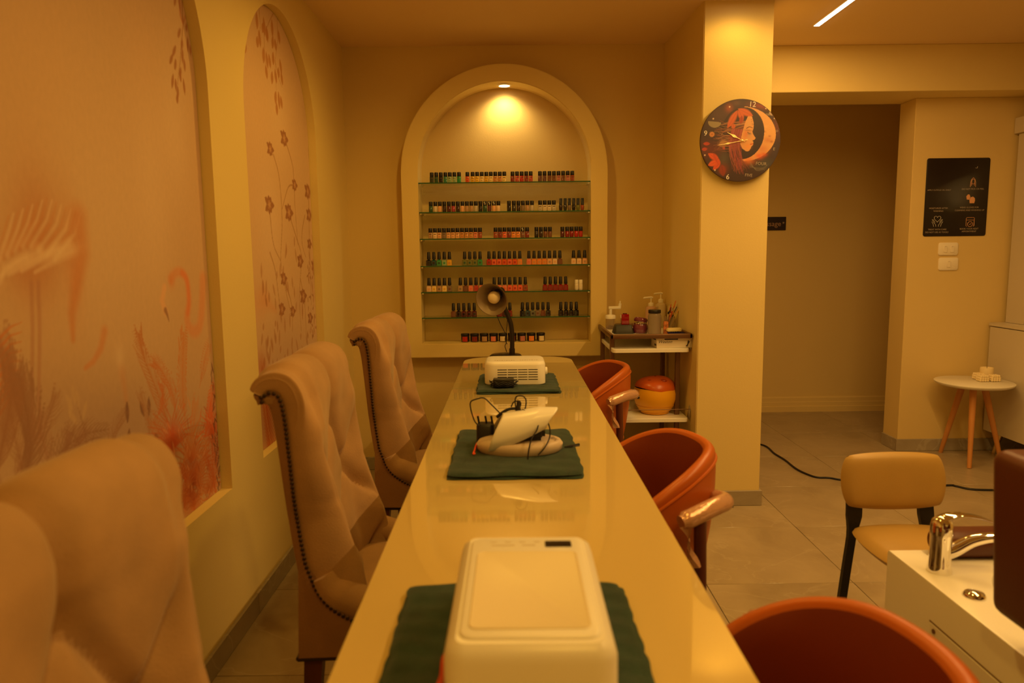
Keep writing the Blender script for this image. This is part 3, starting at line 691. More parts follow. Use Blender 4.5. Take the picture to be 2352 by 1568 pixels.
# ------------------------------------------------------------------ rust barrel chairs
def barrel_chair(label, loc, rz):
    t = thing('barrel_chair', label, 'chair', loc, rz, 'rust leather barrel chairs along the right side of the table')
    nth = 56; TH = math.radians(118)
    def rim(th):
        q = max(0, (abs(th)-math.radians(22))/math.radians(96)); return .797-.235*q**2.1
    def R(z): return .232+.036*min(1, (z-.42)/.34)
    outer, inner = [], []
    for i in range(nth+1):
        th = -TH+2*TH*i/nth; h = rim(th); c, s = math.cos(th), math.sin(th)
        col = []
        zb = .43
        for k in range(9):                       # outer face, bottom to rim
            z = zb+(h-.018-zb)*k/8; r = R(z)+.012*math.sin(PI*k/8); col.append(Vector((r*c, r*s, z)))
        for k in range(1, 8):                    # rolled rim
            a = PI*k/8; r = R(h)-.018+.018*math.cos(a); col.append(Vector((r*c, r*s, h-.018+.020*math.sin(a))))
        for k in range(9):                       # inner face
            z = (h-.018)+(zb-(h-.018))*k/8; r = R(z)-.036-.008*math.sin(PI*k/8); col.append(Vector((r*c, r*s, z)))
        outer.append(col)
    bm = bmesh.new(); V = grid(bm, [c[:16] for c in outer]); link_mesh('shell', bm, ORANGE, t)
    bm = bmesh.new(); V = grid(bm, [c[15:] for c in outer]); link_mesh('shell_lining', bm, ORANGE_SHADE, t)
    for e in (0, nth):                            # closed wing ends
        bm = bmesh.new(); bm.faces.new([bm.verts.new(q) for q in outer[e]]); link_mesh('wing_end', bm, ORANGE, t)
    bm = bmesh.new()
    tube(bm, [Vector(((R(rim(th))+.002)*math.cos(th), (R(rim(th))+.002)*math.sin(th), rim(th)-.030)) for th in [-TH+2*TH*i/nth for i in range(nth+1)]], .0042, 6)
    link_mesh('piping', bm, ORANGE, t)
    bm = bmesh.new(); tube(bm, [Vector(((R(.44)+.002)*math.cos(th), (R(.44)+.002)*math.sin(th), .436)) for th in [-TH+2*TH*i/nth for i in range(nth+1)]], .004, 6); link_mesh('piping', bm, ORANGE, t)
    bm = bmesh.new(); lathe(bm, [(0, .41), (.19, .41), (.212, .425), (.215, .455), (.20, .478), (.15, .488), (0, .492)], 40, (-.015, 0, 0)); link_mesh('seat', bm, ORANGE, t)
    bm = bmesh.new(); lathe(bm, [(0, .385), (.20, .385), (.22, .395), (.22, .428), (0, .428)], 40, (-.01, 0, 0)); link_mesh('seat_base', bm, DWOOD, t)
    for sg in (-1, 1):
        pts = []
        for i in range(13):
            a = math.radians(-76+44*i/12); r = .325-.006*i/12-.055*max(0, (i-8)/4)**2; pts.append(Vector((r*math.cos(a), sg*r*math.sin(a), .668+.018*math.sin(PI*i/12))))
        bm = bmesh.new(); q = catmull(pts, 3); k = len(q)
        rnd = random.Random(5)
        tube(bm, q, [.024 if 1 < i < k-2 else .018 for i in range(k)], 16); arm = link_mesh('armrest', bm, WRAP, t)
        arm['label'] = 'armrest wrapped in crinkled clear plastic film'
        bm = bmesh.new(); lathe(bm, [(0, 0), (.008, 0), (.008, .012), (0, .014)], 12, mtx=Matrix.Translation(q[-6]+Vector((.018, 0, -.016))) @ Matrix.Rotation(PI/2, 4, 'Y')); link_mesh('screw_cap', bm, BLACKP, arm)
        # hanging end of the film
        bm = bmesh.new(); e = pts[1]; rows = []
        for i in range(9):
            f = i/8; rows.append([e+Vector((-.012+.030*f+.012*math.sin(5*f+j), -sg*0+sg*(-.020)+.004*math.sin(9*f+2*j)*sg, -.012-.11*f))+Vector(((j-1.5)*.010*(1-.75*f), (j % 2)*.006, 0)) for j in range(4)])
        grid(bm, rows); tail = link_mesh('loose_film', bm, WRAP, arm)
        bm = bmesh.new(); px = pts[3]; foot = Vector((px.x+.02, px.y+sg*.015, 0))
        tube(bm, [px, px+(foot-px)*.5, foot], [.0165, .0165, .012], 14); link_mesh('leg', bm, DWOOD, t)
        bm = bmesh.new(); tube(bm, [Vector((.16, sg*.13, .40)), Vector((.22, sg*.19, 0))], [.0165, .011], 12); link_mesh('leg', bm, DWOOD, t)
        bm = bmesh.new(); tube(bm, [px+(foot-px)*.38, Vector((.05, sg*.2, .405))], .010, 8); link_mesh('side_rail', bm, DWOOD, t)
    return t
bc = barrel_chair('rust leather barrel chair, middle of three at the right of the table', (.318, 2.045, 0), math.radians(5))
copy_thing(bc, 'rust leather barrel chair, farthest of three, in front of the trolley', (.318, 3.50, 0), math.radians(8))
copy_thing(bc, 'rust leather barrel chair, nearest of three, cut by the bottom edge', (.345, .925, 0), math.radians(0))

# ------------------------------------------------------------------ towels and things on the table
def towel(label, x0, x1, y0, y1, seed, group='folded dark green towels on the table'):
    rnd = random.Random(seed); t = thing('folded_towel', label, 'towel', ((x0+x1)/2, (y0+y1)/2, TZ), 0, group)
    w, d = x1-x0, y1-y0
    for li, (z0, th, ins) in enumerate(((0, .0075, 0), (.0078, .0078, .003))):
        nu, nv = 46, 46; rows = []; ph = [rnd.uniform(0, 6) for _ in range(6)]
        top = []; 
        for i in range(nu+1):
            r = []
            for j in range(nv+1):
                u, v = -1+2*i/nu, -1+2*j/nv
                R = .10; X, Y = u*(w/2-ins), v*(d/2-ins)
                cx, cy = max(0, abs(u)-1+R*2/w*.22*5), max(0, abs(v)-1+R)
                # round the corners slightly
                k = max(0, abs(u)+abs(v)-1.88)/.12; X *= 1-.022*k; Y *= 1-.022*k
                X += .003*math.sin(7*v+ph[0])+.0012*math.sin(19*v+ph[3]); Y += .003*math.sin(6*u+ph[1])
                e = (max(0, 1-abs(u)**18)*max(0, 1-abs(v)**18))**.4
                z = z0+th*(.25+.75*e)+(.0014*math.sin(5*u+3*v+ph[2])+.001*math.sin(11*u-6*v+ph[4])+.0008*math.sin(23*v+4*u))*e*(1 if li else .3)
                r.append(Vector((X, Y, z)))
            top.append(r)
        bm = bmesh.new(); V = grid(bm, top)
        edge = [V[i][0] for i in range(nu+1)]+[V[nu][j] for j in range(1, nv+1)]+[V[i][nv] for i in range(nu-1, -1, -1)]+[V[0][j] for j in range(nv-1, 0, -1)]
        low = [bm.verts.new((v.co.x*.994, v.co.y*.994, z0+.0006)) for v in edge]
        for a in range(len(edge)):
            b = (a+1) % len(edge); bm.faces.new((edge[a], edge[b], low[b], low[a]))
        bm.faces.new(low[::-1])
        link_mesh('fold_layer', bm, TOWEL, t)
    return t
towel('dark green folded towel under the near white lamp', -.190, .195, .835, 1.225, 1)
towel('dark green folded towel under the open white lamp with cables', -.178, .194, 1.845, 2.355, 2)
towel('dark green folded towel under the far white lamp with vents', -.155, .213, 3.005, 3.475, 3)
TT = TZ+.0165

# near UV lamp: box lamp, camera looks down on its rear
t = thing('nail_lamp', 'large white box nail lamp with small black display, nearest on the table', 'nail lamp', (.021, 1.004, TT), math.radians(-.4))
bm = bmesh.new(); prism_rr(bm, .222, .365, .030, [(0, .004), (.004, 0), (.080, .001), (.094, .006), (.099, .014), (.101, .016)], n=8); body = link_mesh('housing', bm, WHITEP, t)
bm = bmesh.new(); prism_rr(bm, .184, .318, .020, [(.1005, 0), (.103, .001), (.1045, .004)], n=8); link_mesh('top_panel', bm, WHITEP, t)
bm = bmesh.new(); pts_o = rrect(.160, .240, .012); pts_i = rrect(.152, .232, .009)
A = [bm.verts.new((x, y-.020, .1048)) for x, y in pts_o]; B = [bm.verts.new((x, y-.020, .1062)) for x, y in rrect(.157, .237, .011)]; C2 = [bm.verts.new((x, y-.020, .1048)) for x, y in pts_i]
for P_, Q_ in ((A, B), (B, C2)):
    for j in range(len(P_)): bm.faces.new((P_[j], P_[(j+1) % len(P_)], Q_[(j+1) % len(P_)], Q_[j]))
bm.faces.new(C2); link_mesh('raised_border', bm, mat('warm_white_plastic', (.80, .70, .50), .38), t)
bm = bmesh.new(); prism_rr(bm, .044, .023, .003, [(.1045, 0), (.1058, .0006)], (.052, .1295)); link_mesh('display', bm, mat('black_display', (.01, .008, .012), .12), t)
bm = bmesh.new()
for k in range(4): box(bm, (-.060+.024*k, .138, .1045), (-.050+.024*k, .141, .1049))
box(bm, (-.058, .124, .1045), (-.020, .128, .1049)); box(bm, (-.008, .124, .1045), (.014, .128, .1049))
link_mesh('button_print', bm, mat('faint_grey_ink', (.60, .52, .42), .5), t, smooth=False)
bm = bmesh.new(); prism_rr(bm, .17, .02, .006, [(.006, 0), (.055, 0)], (0, -.1755)); link_mesh('rear_grille', bm, mat('ivory_plastic', (.74, .64, .50), .45), t)
def strap(label, pts, w=.006, r=.004):
    bm = bmesh.new(); tube(bm, catmull(pts, 6), r, 6); o = link_mesh('orange_cord', bm, mat('orange_cord', (.85, .10, .02), .5), None); tag(o, label, 'cord')
strap('short orange cord beside the near white lamp', [(-.096, .985, TT+.006), (-.100, .96, TT+.007), (-.099, .92, TT+.006), (-.103, .88, TT+.007), (-.100, .845, TT+.005)], r=.0055)

# middle lamp: oval base with folded-open hood
t = thing('nail_lamp', 'open white nail lamp with arched hood on oval grey base, black cables over it', 'nail lamp', (.022, 2.085, TT))
bm = bmesh.new(); S_ = Matrix.Diagonal((1.22, .80, 1, 1)); lathe(bm, [(0, .004), (.088, .004), (.100, 0), (.104, .006), (.106, .020), (.100, .030), (.088, .034), (0, .035)], 48, mtx=S_)
link_mesh('base', bm, mat('greige_plastic', (.58, .46, .36), .45), t)
bm = bmesh.new(); rows = []
for i in range(25):                               # hood: an arched sheet, low at the left, its tip lifted at the right
    f = i/24; r = []
    for j in range(29):
        a = PI*j/28; sa = math.sin(a); c_ = math.cos(a)
        xl = -.092+.042*sa**.7; xr = .078+.036*sa**.8; x = xl+(xr-xl)*f
        yw = .070+.010*math.sin(PI*f)-.020*f
        zl = .014+.062*f**1.3; zt = .110+.020*min(1, f*1.5)-.004*f
        r.append(Vector((x, -yw*c_*(1-.12*sa), zl+(zt-zl)*sa**.5)))
    rows.append(r)
V = grid(bm, rows)
hood = link_mesh('hood', bm, WHITEP, t)
sm = hood.modifiers.new('thick', 'SOLIDIFY'); sm.thickness = .0035
bm = bmesh.new(); bmesh.ops.create_cube(bm, size=1, matrix=Matrix.Translation((.0, .0, .055)) @ Matrix.Diagonal((.15, .085, .04, 1)))
bmesh.ops.bevel(bm, geom=bm.edges[:], offset=.012, segments=3, affect='EDGES'); link_mesh('inner_tray', bm, BLACKP, t)
text('base_lettering', 'SUN', .020, Matrix.Translation((.102, -.012, .0355)) @ Matrix.Rotation(-1.2, 4, 'Z'), GREYINK, t)
# its adaptor and looped cable
t = thing('power_adapter', 'black power adapter with upright prongs against the open white lamp', 'power adapter', (-.082, 2.150, TT))
bm = bmesh.new(); prism_rr(bm, .056, .052, .014, [(0, .003), (.003, 0), (.060, .001), (.066, .006)], n=5); link_mesh('housing', bm, BLACKP, t)
for dx in (-.019, .004, .022):
    bm = bmesh.new(); tube(bm, [(dx, 0, .064), (dx-.004, 0, .088)], .0032, 8); link_mesh('prong', bm, BLACKP, t)
def wire(label, pix, Y, r=.0022, name='cable', pts=None, n=6, m=BLACKR):
    P_ = pts or [at(x, y, Y=Y if not isinstance(Y, (list, tuple)) else Y[i]) for i, (x, y) in enumerate(pix)]
    bm = bmesh.new(); tube(bm, catmull(P_, n), r, 7); return tag(link_mesh(name, bm, m), label, 'cable')
c1 = thing('looped_cable', 'black looped power cable tied in a bundle over the open white lamp', 'cable', (0, 0, 0))
def loopc(pix, Y, r=.0021):
    P_ = [at(x, y, Y=Y if not isinstance(Y, (list, tuple)) else Y[i]) for i, (x, y) in enumerate(pix)]
    bm = bmesh.new(); tube(bm, catmull(P_, 6), r, 7); link_mesh('cable_loop', bm, BLACKR, c1)
loopc([(1148, 948), (1130, 930), (1112, 914), (1095, 916), (1081, 923), (1082, 942), (1090, 966), (1100, 978)], 2.13)
loopc([(1185, 938), (1183, 920), (1187, 910), (1200, 909), (1208, 918), (1207, 935), (1202, 943), (1192, 940)], 2.10)
loopc([(1174, 934), (1180, 923), (1192, 921), (1196, 928), (1190, 944), (1183, 954)], 2.10)
loopc([(1190, 940), (1215, 946), (1240, 952), (1256, 966), (1263, 985), (1262, 1005), (1252, 1026), (1236, 1045)], [2.09, 2.08, 2.06, 2.05, 2.04, 2.03, 2.0, 1.985])
loopc([(1200, 940), (1222, 952), (1236, 965), (1234, 985), (1222, 1005), (1215, 1030), (1212, 1056)], [2.09, 2.05, 2.04, 2.02, 2.0, 1.985, 1.975])
bm = bmesh.new(); tube(bm, catmull([at(x, y, Y=2.10) for x, y in [(1141, 958), (1150, 950), (1165, 941), (1180, 938), (1196, 940)]], 5), .0048, 8); link_mesh('bundle', bm, BLACKR, c1)
bm = bmesh.new(); tube(bm, [at(1191, 920, Y=2.095), at(1190, 936, Y=2.095), at(1184, 952, Y=2.095)], .0055, 8); link_mesh('cable_tie', bm, BLACKR, c1)
bm = bmesh.new(); tube(bm, [at(1296, 1026, Z=TT+.006), at(1312, 1024, Z=TT+.006), at(1330, 1021, Z=TT+.006)], [.002, .004, .005], 8); link_mesh('plug', bm, BLACKP, c1)
strap('short bent orange cord at the left of the open white lamp', [at(1097, 1014, Z=TT+.006), at(1093, 1024, Z=TT+.006), at(1090, 1034, Z=TT+.006), at(1087, 1042, Z=TT+.006), at(1091, 1041, Z=TT+.006)], r=.0028)

# far lamp with vents
t = thing('nail_lamp', 'white box nail lamp with slotted vents and side knob, far end of table', 'nail lamp', (.016, 3.235, TT))
bm = bmesh.new(); prism_rr(bm, .272, .215, .045, [(0, .004), (.004, 0), (.088, 0), (.098, .004), (.103, .012), (.104, .03)], n=8); link_mesh('housing', bm, WHITEP, t)
for r_ in range(5):
    for c_ in range(4):
        x = -.090+.0455*c_+.012
        bm = bmesh.new(); box(bm, (x, -.1083, .082-.011*r_-.0018-.012), (x+.042, -.1065, .082-.011*r_+.0018-.012), .0006, 1); link_mesh('vent_slot', bm, BLACKP, t)
bm = bmesh.new(); lathe(bm, [(0, 0), (.017, 0), (.017, .010), (.014, .013), (0, .013)], 20, mtx=Matrix.Translation((.134, -.03, .052)) @ Matrix.Rotation(PI/2, 4, 'Y')); link_mesh('knob', bm, WHITEP, t)
bm = bmesh.new()
for k in range(9): box(bm, (-.092+.0105*k, -.055-.004*(k % 2), .1042), (-.085+.0105*k, -.050, .1046))
for k in range(8): box(bm, (.022+.0105*k, -.053, .1042), (.028+.0105*k, -.049+.003*(k % 3), .1046))
link_mesh('button_print', bm, mat('grey_print', (.50, .40, .28), .5), t, smooth=False)
t = thing('power_adapter', 'black power adapter wrapped in its cable before the far white lamp', 'power adapter', (-.035, 3.085, TT))
bm = bmesh.new(); box(bm, (-.046, -.022, .0), (.046, .022, .040), .006, 3); link_mesh('housing', bm, BLACKP, t)
for k, (a, b, c) in enumerate(((.058, .030, .010), (.055, .034, .018), (.062, .031, .025))):
    bm = bmesh.new(); q = [(a*math.cos(2*PI*i/20)*(1+.1*math.sin(i)), b*math.sin(2*PI*i/20), c+.004*math.sin(3*i)) for i in range(20)]; q.append(q[0]); tube(bm, q, .0022, 6); link_mesh('cable_loop', bm, BLACKR, t)

# gooseneck desk lamp
LB = Vector((-.031, 4.015, TZ))
t = thing('desk_lamp', 'black gooseneck desk lamp with cone shade and frosted bulb at table end', 'lamp', LB)
BLKG = mat('black_enamel', (.02, .014, .012), .28)
bm = bmesh.new(); lathe(bm, [(0, 0), (.090, 0), (.093, .006), (.092, .022), (.082, .030), (.02, .033), (0, .033)], 40); link_mesh('base', bm, BLKG, t)
bm = bmesh.new(); nx = .036; lathe(bm, [(0, .030), (.0165, .030), (.0165, .062), (.014, .064), (0, .064)], 18, (nx, 0, 0)); link_mesh('neck_collar', bm, BLKG, t)
neck = catmull([(nx, 0, .045), (nx+.001, 0, .10), (nx, 0, .155), (nx-.006, .0, .205), (nx-.024, .0, .255), (nx-.040, .0, .30), (nx-.046, .01, .345)], 14)
bm = bmesh.new(); tube(bm, neck, [.0128+.0012*(i % 2) for i in range(len(neck))], 12); link_mesh('gooseneck', bm, BLKG, t)
axis = Vector((-.32, -.90, -.24)).normalized()      # where the shade opens to
ctr = at(1129, 688, Y=3.93)-LB
tip = ctr-axis*.106
Rm = axis.to_track_quat('Z', 'Y').to_matrix().to_4x4(); Mt = Matrix.Translation(tip) @ Rm @ Matrix.Scale(1.12, 4)
bm = bmesh.new(); lathe(bm, [(.026, .0), (.034, .010), (.052, .040), (.070, .072), (.081, .095), (.0825, .0955)], 40, mtx=Mt); link_mesh('lamp_shade', bm, BLKG, t)
bm = bmesh.new(); lathe(bm, [(.024, .002), (.032, .012), (.050, .041), (.068, .072), (.0795, .0945), (.0825, .0955)], 40, mtx=Mt); link_mesh('shade_lining', bm, mat('aluminium_lining', (.42, .34, .25), .45, metal=.6), t)
bm = bmesh.new(); lathe(bm, [(0, -.052), (.016, -.052), (.022, -.046), (.026, -.030), (.026, .004), (0, .004)], 28, mtx=Mt); link_mesh('lamp_socket', bm, BLKG, t)
bm = bmesh.new(); lathe(bm, [(0, .0), (.013, .002), (.014, .020), (.024, .034), (.0305, .052), (.0305, .066), (.024, .080), (.012, .088), (0, .090)], 28, mtx=Mt); link_mesh('bulb', bm, mat('frosted_bulb', (.85, .72, .52), .35), t)
for k in range(2):
    q = Rm @ Vector((.034*math.cos(k*1.9+.1), .034*math.sin(k*1.9+.1), .05)); bm = bmesh.new(); box(bm, tip+q-Vector((.006, .006, .006)), tip+q+Vector((.006, .006, .006)), .002, 1); link_mesh('shade_clip', bm, BLACKP, t)
bm = bmesh.new(); q = [at(x, y, Y=3.97)-LB for x, y in [(1141, 724), (1150, 745), (1160, 765), (1163, 785), (1160, 795), (1164, 808)]]; tube(bm, catmull(q, 6), .0022, 6); link_mesh('cord', bm, BLACKR, t)
bm = bmesh.new(); q = [at(x, y, Y=3.985)-LB for x, y in [(1166, 728), (1164, 750), (1162, 768), (1160, 780), (1165, 790)]]; tube(bm, catmull(q, 6), .0018, 6); link_mesh('cord', bm, BLACKR, t)

# ------------------------------------------------------------------ glass shelves and polish bottles
SHZ = [1.766, 1.595, 1.439, 1.278, 1.122, .968]
ORD = ['top', 'second', 'third', 'fourth', 'fifth', 'lowest']
def zshelf(i): return SHZ[i]
for i, z in enumerate(SHZ):
    t = thing('glass_shelf', f'{ORD[i]} clear glass shelf with green edge in the arched niche', 'shelf', (NX0, 4.37, z), group='glass shelves in the arched niche')
    bm = bmesh.new(); box(bm, (-NR+.0015, -.076, -.006), (NR-.0015, .085, 0), .0006, 1); link_mesh('pane', bm, GLASSG, t, smooth=False)
    bm = bmesh.new(); box(bm, (-NR+.0012, -.0785, -.0062), (NR-.0012, -.0762, .0002)); link_mesh('front_edge', bm, GLASSE, t, smooth=False)
    for sx in (-1, 1):
        for yy in (-.055, .06):
            bm = bmesh.new(); box(bm, (sx*(NR-.014) if sx < 0 else sx*(NR-.014), yy-.005, -.014), (sx*(NR-.001), yy+.005, -.0063), .001, 1) if sx > 0 else box(bm, (-(NR-.001), yy-.005, -.014), (-(NR-.014), yy+.005, -.0063), .001, 1)
            link_mesh('shelf_pin', bm, CHROME, t)
COLS = {
 'black': (.008, .007, .008), 'dark grey green': (.03, .045, .03), 'dark green': (.02, .08, .035), 'teal green': (.03, .22, .14), 'pale green': (.28, .42, .22), 'bright green': (.01, .28, .10), 'orange red': (.72, .09, .01), 'ochre yellow': (.75, .42, .03),
 'yellow': (.85, .50, .03), 'pale yellow': (.85, .60, .22), 'orange tan': (.62, .26, .07), 'dark red': (.22, .015, .012), 'rose red': (.48, .06, .05), 'red': (.45, .015, .012), 'purple brown': (.13, .045, .05), 'brown': (.18, .06, .03), 'dusty pink': (.50, .17, .14), 'rust': (.34, .06, .02),
 'pale beige': (.68, .55, .40), 'peach': (.78, .40, .20), 'black brown': (.03, .012, .01), 'magenta red': (.36, .03, .06), 'maroon': (.09, .01, .012), 'tan': (.46, .27, .14), 'plum': (.11, .025, .04), 'dark grey': (.03, .025, .022), 'grey brown': (.22, .15, .10), 'greige': (.52, .44, .34),
 'olive': (.16, .17, .04), 'dark teal': (.008, .06, .07), 'green': (.03, .28, .10), 'salmon': (.75, .22, .14), 'orange': (.80, .25, .05), 'deep red': (.26, .004, .006), 'slate blue': (.03, .06, .09), 'grey green': (.15, .16, .12), 'cream': (.78, .64, .42), 'pale peach': (.80, .55, .36), 'coral': (.78, .13, .06), 'clear': (.78, .70, .58)}
DARKER = {'pale peach': 'peach', 'peach': 'tan', 'pale yellow': 'ochre yellow', 'ochre yellow': 'orange tan', 'green': 'dark green', 'pale green': 'green', 'red': 'dark red', 'coral': 'red', 'orange red': 'red', 'orange': 'orange tan', 'salmon': 'coral', 'deep red': 'dark red', 'black': 'black', 'dark teal': 'black', 'olive': 'dark green', 'tan': 'grey brown', 'rose red': 'red', 'maroon': 'black', 'slate blue': 'black', 'dark grey': 'black', 'black brown': 'black', 'dark red': 'maroon', 'grey green': 'dark grey', 'grey brown': 'brown'}
PM = {}
def pmat(c):
    if c not in PM: PM[c] = mat('polish_'+c.replace(' ', '_'), tuple(min(1, v*1.05) for v in COLS[c]), .12, coat=.6, spec=.6)
    return PM[c]
BCAP = mat('bottle_cap_black', (.010, .008, .010), .38); WCAP = mat('bottle_cap_white', (.88, .84, .76), .4); LBL = mat('bottle_label', (.10, .06, .04), .6); SILV = mat('silver_print', (.75, .72, .65), .35, metal=.5)
BMESH = {}
def get_mesh(key, build, m):
    if key not in BMESH:
        bm = bmesh.new(); build(bm); o = link_mesh(key, bm, None); BMESH[key] = o.data; bpy.data.objects.remove(o)
    me = BMESH[key].copy(); me.materials.clear(); me.materials.append(m); return me
MESHM = {}
def part(name, key, build, m, parent):
    k = (key, m.name)
    if k not in MESHM: MESHM[k] = get_mesh(key, build, m)
    o = bpy.data.objects.new(name, MESHM[k]); COL.objects.link(o); o.parent = parent; return o
def bodyG(bm): prism_rr(bm, .0242, .0242, .005, [(0, .002), (.0015, .0003), (.034, 0), (.0365, .0015)], n=3)
def capG(bm): lathe(bm, [(0, .0366), (.0112, .0366), (.0116, .038), (.0114, .061), (.0105, .0625), (0, .0627)], 16)
def bodyR(bm): lathe(bm, [(0, 0), (.0095, 0), (.0118, .003), (.0121, .010), (.0121, .034), (.0105, .0368), (0, .037)], 16)
def bodyO(bm): prism_rr(bm, .0300, .0270, .004, [(0, .0015), (.0015, 0), (.031, .0008), (.0335, .004), (.0355, .0085), (.038, .0095)], n=3)
def capO(bm): lathe(bm, [(0, .0385), (.0108, .0385), (.0108, .042), (.0082, .0815), (.007, .0828), (0, .083)], 16)
def bodyT(bm): lathe(bm, [(0, 0), (.006, .0005), (.0095, .006), (.0112, .020), (.0118, .031), (.0100, .0335), (0, .034)], 16)
def capT(bm): prism_rr(bm, .0190, .0190, .003, [(.0345, 0), (.073, .0006), (.074, .0015)], n=2)
def lblG(bm): box(bm, (-.0075, -.0126, .0255), (.0075, -.0121, .0295)); box(bm, (-.005, -.0126, .011), (.005, -.0121, .0125))
def lblO(bm): box(bm, (-.006, -.0140, .010), (.006, -.01345, .022))
def swirl(bm): box(bm, (-.006, -.0122, .052), (.001, -.0112, .0585), .0005, 1); box(bm, (-.003, -.0122, .043), (.005, -.0112, .049), .0005, 1)
NUM = ['first', 'second', 'third', 'fourth', 'fifth', 'sixth', 'seventh', 'eighth', 'ninth', 'tenth', 'eleventh', 'twelfth', 'thirteenth', 'fourteenth', 'fifteenth', 'sixteenth']
def expand(s): return [c.strip() for c in s.split(',')]
G4 = ['leftmost', 'second', 'third', 'fourth', 'fifth']
SH = [
 (0, [('G', [991.7, 1002.1, 1012.7, 1023.1, 1033.3, 1043.8, 1054.5], 'dark grey green,dark green,black,teal green,pale green,pale green,bright green'),
      ('G', [1073.6, 1085.7, 1096, 1106.6, 1117, 1127.3, 1137.6, 1148, 1158.3], 'orange red,ochre yellow,yellow,pale yellow,ochre yellow,pale yellow,orange tan,orange tan,pale yellow'),
      ('G', [1177.2, 1187.6, 1198.2, 1208.6, 1219], 'dark red,rose red,red,dark red,rose red'),
      ('G', [1240.2, 1250.7, 1262, 1272.3, 1282.8, 1293.3, 1303.8, 1314.3], 'purple brown,purple brown,brown,brown,dusty pink,brown,dusty pink,rust')]),
 (1, [('R', [989.6+10.35*i for i in range(16)], 'dark green,pale beige,peach,black brown,maroon,magenta red,black brown,peach,tan,tan,greige,black,dark green,plum,peach,pale peach'),
      ('R', [1169.1, 1180.3, 1190.8, 1201.1, 1211.5, 1221.9], 'black,dark grey,black brown,grey brown,tan,greige'),
      ('G', [1240.6, 1251.1, 1261.7, 1272.1], 'greige,pale beige,pale beige,greige'),
      ('T', [1288, 1298, 1307.8, 1317.7, 1327.6, 1337.5], 'black brown,dark grey,grey brown,black,olive,rust')]),
 (2, [('G', [988.7+10.35*i for i in range(12)], 'tan,pale peach,peach,grey brown,peach,peach,peach,orange tan,orange tan,orange tan,salmon,rust'),
      ('G', [1138.2, 1148.4, 1158.8, 1169.2, 1179.6, 1190, 1200.3, 1210.7], 'rust,dark red,coral,dark red,orange,orange,brown,dark red'),
      ('R', [1232.1, 1242.5, 1252.8, 1263.1], 'black,black brown,brown,brown'),
      ('R', [1291.7, 1302.6, 1312.9, 1323.4, 1333.7], 'maroon,deep red,deep red,red,red')]),
 (3, [('O', [984.8, 996.7, 1008.6, 1020.5, 1032.4], 'black,dark teal,green,pale green,ochre yellow'),
      ('O', [1067.2, 1079, 1090.8, 1102.6], 'olive,olive,olive,green'),
      ('O', [1123.1+11.8*i for i in range(7)], 'red,coral,coral,orange red,coral,orange red,orange'),
      ('O', [1214.8+11.85*i for i in range(7)], 'salmon,orange,orange,orange,peach,pale peach,brown'),
      ('O', [1317.1, 1329.9, 1342.9], 'pale peach,pale peach,peach')]),
 (4, [('O', [985.4+11.85*i for i in range(5)], 'pale peach,pale yellow,tan,pale yellow,grey brown'),
      ('O', [1057.5+12*i for i in range(5)], 'tan,brown,salmon,rose red,salmon'),
      ('O', [1135.2+11.9*i for i in range(7)], 'salmon,salmon,salmon,coral,coral,coral,rust'),
      ('O', [1252+11.85*i for i in range(5)], 'deep red,deep red,deep red,deep red,deep red'),
      ('W', [1324.2, 1333.8], 'clear,clear')]),
 (5, [('O', [1041.5+12*i for i in range(5)], 'brown,black brown,maroon,maroon,maroon'),
      ('O', [1147.4, 1159.3, 1171.2], 'dark red,maroon,dark red'),
      ('O', [1199.9+11.8*i for i in range(6)], 'black,slate blue,grey green,grey brown,brown,dark grey'),
      ('O', [1288, 1300, 1311.8, 1323.6], 'black,black,black,black')])]
WSH = {'G': 'square', 'R': 'round', 'T': 'slim round bottomed', 'O': 'tapered cap', 'W': 'white capped'}
for si, groups in SH:
    z = SHZ[si]+.0004
    for gi, (k, xs_, cols) in enumerate(groups):
        cl = expand(cols)
        for bi, x in enumerate(xs_):
            c = cl[bi]; p3 = at(x, 500, Y=4.340); zz = z
            # true x at the shelf height
            yy = 784-0; q = None
            lo_, hi_ = 200, 1000
            for _ in range(24):
                m_ = (lo_+hi_)/2
                if at(x, m_, Y=4.34).z > zz+.03: lo_ = m_
                else: hi_ = m_
            X = at(x, m_, Y=4.34).x
            t = thing('nail_polish_bottle', f'{c} {WSH[k]} polish bottle, {NUM[bi]} from left in the {G4[gi]} row, {ORD[si]} shelf', 'nail polish', (X, 4.340+random.uniform(-.002, .002), zz), random.uniform(-.05, .05), f'nail polish bottles on the {ORD[si]} glass shelf')
            if k == 'G': part('body', 'bodyG', bodyG, pmat(c), t); part('cap', 'capG', capG, BCAP, t); part('printed_label', 'lblG', lblG, LBL, t)
            elif k == 'R': part('body', 'bodyR', bodyR, pmat(c), t); part('cap', 'capG', capG, BCAP, t)
            elif k == 'T': part('body', 'bodyT', bodyT, pmat(c), t); part('cap', 'capT', capT, BCAP, t)
            elif k == 'O': part('body', 'bodyO', bodyO, pmat(c), t); part('cap', 'capO', capO, BCAP, t); part('printed_label', 'lblO', lblO, pmat(DARKER.get(c, 'brown')), t)
            else: part('body', 'bodyR', bodyR, pmat(c), t); part('cap', 'capG', capG, WCAP, t)
            if si == 1 and gi == 0 and bi in (12, 13, 14): part('cap_print', 'swirl', swirl, SILV, t)
            if si == 2 and gi == 1 and bi == 6: part('cap_print', 'swirl', swirl, SILV, t)
def jarb(bm): lathe(bm, [(0, 0), (.023, 0), (.0255, .003), (.0255, .034), (.024, .036), (0, .036)], 20)
def jarc(bm): lathe(bm, [(0, .0365), (.0262, .0365), (.0268, .038), (.0268, .049), (.0258, .051), (0, .0515)], 20)
